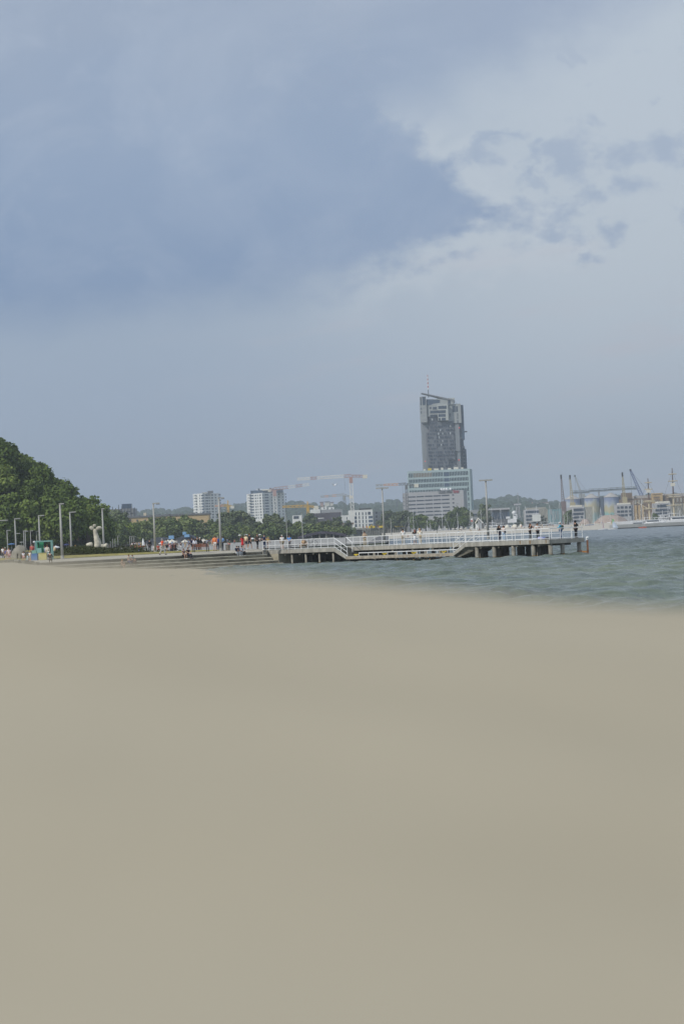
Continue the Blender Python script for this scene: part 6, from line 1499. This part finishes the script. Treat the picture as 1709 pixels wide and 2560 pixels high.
# promenade walkers
fig(407,259.5,1.78,B_-1.1,'walk','man in an orange-red T-shirt and light grey trousers walking on the promenade',(222,80,45),'trousers',(178,176,172),'grey',z=1.93)
fig(418,305,1.68,B_+.5,'walk','person in a grey T-shirt and dark shorts just right of the orange-red walker',(165,168,168),'shorts',(40,42,52),'dark')
fig(375,330,1.82,B_+.2,'stand','person all in black standing left of the lamp behind the orange-red walker',(36,38,42),'trousers',(36,40,44),'dark',sleeves='long')
fig(538,281,1.82,B_,'stand','man in an orange long sleeved shirt and white shorts seen from behind',(232,135,85),'shorts',(215,208,205),'brown',sleeves='long')
fig(545.5,284,1.70,B_+.2,'stand','white haired person in a blue shirt between the orange shirt and the lamp post',(60,85,160),'trousers',(32,38,60),'grey')
fig(556,283,1.72,B_-.4,'fold','person in a light blue shirt and dark trousers partly behind the lamp post',(125,165,215),'trousers',(45,50,65),'brown',sleeves='long')
fig(607,281,1.62,B_+.1,'walk','woman in a red dress with long brown hair walking on the plaza',(190,50,55),None,(190,50,55),'brown',long=True,dress=True,shoes=(190,150,130))
fig(616,283,1.78,B_-.3,'walk','person in a cream T-shirt and black shorts right beside the woman in red',(215,200,165),'shorts',(40,45,58),'dark',shoes=(60,55,60))
fig(625,283,1.88,B_-.5,'walk','tall person in a black T-shirt and dark shorts with white socks',(35,33,40),'shorts',(45,50,60),'brown',shoes=W_)
p = fig(644,282,1.78,.5,'walk','woman in dark brown top and black trousers carrying a black handbag on the plaza',(75,65,62),'trousers',(32,32,36),'brown')
bag(p,.3,pm((28,28,32),'bag_cloth'),'black handbag carried by the woman in black trousers on the plaza',.98,(.10,.15,.14),.02,'handbag')
fig(661.5,285.5,1.72,B_-.7,'hips','person in navy clothes leaning at the start of the pier railing',(32,42,72),'trousers',(50,62,92),'grey',cap=(38,40,52))
fig(671,287,1.35,.6,'stand','child in a yellow top behind the start of the pier railing',(205,170,85),'shorts',(150,140,140),'blond')
# around the bench
fig(481,305,1.72,B_+.8,'fold','person in a navy T-shirt left of the group behind the brown bench',(45,55,85),'shorts',(60,62,72),'brown')
fig(488,298,1.62,B_,'stand','person in a white blouse right behind the left end of the brown bench',(222,222,230),'trousers',(150,155,165),'brown',long=True,sleeves='long')
fig(494.5,300,1.84,B_,'stand','tall person in black behind the middle of the brown bench',(34,34,36),'trousers',(38,38,44),'brown',sleeves='long')
fig(501,299,1.70,B_+.4,'stand','person in black with a white cap behind the brown bench',(40,42,44),'trousers',(45,45,48),'grey',cap=W_,sleeves='long')
# seated
def seat(px, D_, z, H, yaw, lb_, top, bcol, hair, bottom='trousers', **kw):
    g = G(px, z, D_); return fig(0,0,H,yaw,'sit',lb_,top,bottom,bcol,hair,loc=g,**kw)
def step_xy(px, i):  # feet on tread i, sitting on the edge above
    best = None; q = s0+fn*(.92*i+.40); lo, hi = 0, (Fb-s0).length
    for _ in range(40):
        m_ = (lo+hi)/2; w = q+fd*m_; g = G(px, 1.3, w.y)
        if w.x < g.x: lo = m_
        else: hi = m_
    w = q+fd*m_; w.z = 1.72-.35*(i+1); return w
ya = math.atan2(fn.x, -fn.y)
def sstepfig(px, i, H, dy, lb_, top, bcol, hair, bottom='trousers', **kw):
    g = step_xy(px, i)+Vector((0,0,-.08)); return fig(0,0,H,ya+dy,kw.pop('pose','sit'),lb_,top,bottom,bcol,hair,loc=g,**kw)
sstepfig(593,0,1.70,-.3,'dark haired person in navy jacket and white trousers sitting on the steps',(40,44,62),(215,218,222),'dark',sleeves='long',shoes=W_)
sstepfig(598,0,1.66,.0,'person in pale grey clothes in the middle of the trio on the steps',(170,175,190),(200,205,210),'dark',sleeves='short',shoes=W_)
sstepfig(605,0,1.66,.3,'person in pale top and black trousers at the right of the trio on the steps',(185,188,195),(34,33,42),'dark',sleeves='long',shoes=W_)
sstepfig(460,0,1.68,-.1,'person in tan top and black shorts sitting on the upper step',(120,95,90),(36,34,38),'brown',bottom='shorts',shoes=W_)
sstepfig(471,0,1.82,.1,'tall person in dark clothes sitting beside the tan top on the upper step',(58,42,46),(48,50,68),'brown',shoes=(60,60,75))
sstepfig(323,1,1.66,-.1,'person in a pale cream top sitting low on the steps, left of two',(190,180,165),(90,90,110),'brown')
sstepfig(332,1,1.60,.2,'person in a light grey-green top sitting low on the steps, right of two',(175,178,165),(120,100,90),'brown')
sstepfig(306,2,1.45,.0,'child with fair hair sitting alone on a lower step near the sand',(170,140,120),(120,110,100),'blond',bottom='shorts')
seat(428.5,300,2.0,1.6,.4,'person in a pink shirt sitting beside the short wooden bench',(215,180,205),(90,90,120),'brown')
seat(439,299,2.0,1.7,-1.2,'person in black reclining to the right of the short wooden bench',(38,36,40),(40,38,42),'brown',sleeves='long')
seat(758,286,1.8,1.6,-.8,'person in tan clothes sitting on the pier behind the railing',(175,150,115),(150,130,100),'brown')
seat(762.5,287,1.8,1.55,.7,'person in olive-brown clothes sitting close to the tan one on the pier',(140,125,95),(110,98,78),'brown')
seat(352,395,2.0,1.6,-.9,'person with an orange top and blue trousers sitting on the ground before the cafe',(210,110,70),(70,90,190),'red')
seat(348,400,2.0,1.5,.7,'person in a pale red top sitting next to the orange one before the cafe',(190,110,95),(120,110,110),'brown')
seat(396,330,2.0,1.5,.3,'person in rust red clothes sitting on the ground behind the lamp post',(170,75,60),(150,80,65),'brown')
seat(387.5,320,2.0,1.4,.0,'small person in white sitting at the foot of the lamp post',(225,222,220),(215,210,208),'blond',bottom='shorts')
# play area
fig(9,345,1.75,B_,'stand','person in a white top and dark trousers far left, left of the climbing rock',W_,'trousers',(70,70,80),'brown',z=1.95)
fig(17,262,1.50,-1.2,'lean','person in a lilac-blue top and beige shorts bending beside the climbing rock',(110,110,160),'shorts',(190,175,150),'brown',z=1.9)
fig(24,261,1.62,.4,'stand','person in a pale pink top at the left foot of the climbing rock',(220,200,200),'shorts',(190,150,145),'brown',z=1.88)
fig(15,330,1.70,.2,'stand','person with a grey cap in dark clothes behind the one in lilac-blue',(75,75,72),'trousers',(80,78,72),'grey',cap=(165,165,160),z=1.95)
fig(60,259,1.15,.2,'stand','small child in a white top and pink bottoms in front of the climbing rock',(228,226,232),'shorts',(220,170,160),'brown',z=1.85)
fig(70,258.5,1.25,.9,'crouch','child in pale blue crouching beside the child in pink',(170,200,215),'shorts',(150,180,190),'blond',z=1.85)
fig(76,261,1.10,-.5,'stand','small child in white with fair hair beside the blue box',(225,222,215),'shorts',(205,200,190),'blond',z=1.9)
fig(82,300,1.85,.2,'stand','person in a salmon red top behind the mint play block',(190,95,90),'trousers',(90,85,80),'brown',z=2.0)
fig(112.5,285,1.55,.4,'stand','person in a white top inside the play frame, next to the green panel',(205,208,225),'trousers',(90,95,130),'brown',z=2.0)
fig(120.5,275,1.62,B_+.4,'lean','person in white clothes bending at the right leg of the play frame',(222,215,200),'trousers',(215,215,212),'brown',z=1.97,sleeves='long')
fig(137,282,1.55,-.4,'stand','person in a pale yellow top and white trousers under the white parasol',(215,200,165),'trousers',(215,215,215),'brown',z=2.0)
g = G(126.3,1.62,256.5); fig(0,0,1.70,B_,'sit','person in black with dark hair sitting on the sand edge with back turned',K__,'trousers',K__,'dark',sleeves='long',loc=g)
fig(190,330,1.5,.3,'stand','person with fair hair seen over the hedge left of the statue',(205,180,140),'shorts',(150,140,120),'blond',z=2.0)
# cafe crowd: individuals further off
random.seed(31)
cols = [(225,222,220),(60,65,95),(170,80,70),(120,130,150),(190,170,140),(45,45,50),(140,165,195),(200,190,120),(95,110,90),(215,150,140)]
cn = ['white','navy','brick red','grey-blue','beige','black','pale blue','mustard','olive green','pink']
protos = []
for k in range(10):
    o = fig(332+k*3, 520, 1.7, random.uniform(-3,3), ('stand','walk','sit')[k % 3], f'person in a {cn[k]} top among the crowd at the beach cafe', cols[k], ('shorts','trousers')[k % 2], cols[(k*3+5) % 10], ('dark','brown','blond','grey')[k % 4], z=2.0, group='crowd around the beach cafes')
    protos.append(o)
for k in range(54):
    px = random.choice((random.uniform(326,364), random.uniform(426,478), random.uniform(505,545), random.uniform(560,700), random.uniform(395,425))); D = random.uniform(470,900); g = G(px, 2.0, D); i = random.randrange(10)
    copy_tree(protos[i], loc=g, rz=random.uniform(-3,3))
bp_ = [protos[i] for i in range(10)]
for k in range(44):
    px = random.uniform(975,1530); D = random.uniform(1212,1330) if px < 1400 else random.uniform(1185,1290); f = D-np.interp(px,[955,1538],[1210,1150]); z = float(np.interp(f,[0,18,95,170],[-.3,.5,2.2,3.05])); g = G(px, z, D); i = random.randrange(10)
    copy_tree(bp_[i], loc=g, rz=random.uniform(-3,3), label=f'tiny figure in a {cn[i]} top on the far sandy beach')['group'] = 'bathers on the far beach'
g = G(1608,.3,1080); fig(0,0,1.7,1.2,'sit','person in an orange life vest paddling the red kayak',(210,110,60),'shorts',(60,60,70),'dark',loc=Vector((g.x,g.y,-.1)))
# bicycle on the pier
def wheel(mb, c, r):
    n = 16; pts = [(c[0]+r*math.cos(2*PI*i/n), c[1], c[2]+r*math.sin(2*PI*i/n)) for i in range(n+1)]; mb.tube(pts, .022, 5, cap=False)
def bicycle(loc, rz, label):
    o = empty('bicycle', loc, label, 'bicycle', rz=rz)
    for x in (-.52,.52):
        mb = MB(); wheel(mb,(x,0,.34),.33); w = mb.build('wheel', M['rubber'], o, off=(0,0,0)); mb = MB()
        for i in range(8): mb.bar((x,0,.34),(x+.32*math.cos(i*PI/4),0,.34+.32*math.sin(i*PI/4)),.006)
        mb.build('spokes', M['galv'], w, off=(0,0,0))
    mb = MB(); A1,B1,C1,D1_ = (-.52,0,.34),(-.08,0,.30),(-.22,0,.85),(.38,0,.82)
    for a, b in ((A1,B1),(A1,C1),(B1,C1),(C1,D1_),(B1,D1_),(D1_,(.52,0,.34))): mb.tube([a,b],.018,6)
    mb.build('frame', M['dark'], o, off=(0,0,0)); MB().box(-.35,-.06,.92,-.12,.06,.97).build('saddle', M['rubber'], o, off=(0,0,0)); MB().tube([(.34,-.25,1.02),(.38,0,.98),(.34,.25,1.02)],.016,6).tube([(.38,0,.82),(.38,0,.98)],.014,6).build('handlebar', M['dark'], o, off=(0,0,0))
q = G(777,2.0,289); bicycle(q, .3, 'dark bicycle parked behind the landward pier railing, right of the seated pair')
q = G(746,2.0,290); o = empty('deck_chair', q, 'low dark grey lounger left of the seated pair behind the pier railing', 'lounger')
MB().extr([q+Vector((-1.1,-.3,.18)),q+Vector((-.1,-.3,.25)),q+Vector((.75,-.3,.72)),q+Vector((.75,-.3,.66)),q+Vector((-.1,-.3,.19)),q+Vector((-1.1,-.3,.12))],(0,.6,0)).build('seat', mat('grey_canvas',(.10,.105,.11),.9,.1,2), o)
for x in (-.9,-.15,.35): MB().bar(q+Vector((x,-.28,0)),q+Vector((x,-.28,.3)),.05).build('leg', M['galv'], o); MB().bar(q+Vector((x,.28,0)),q+Vector((x,.28,.3)),.05).build('leg', M['galv'], o)

bpy.data.scenes.remove(TS)
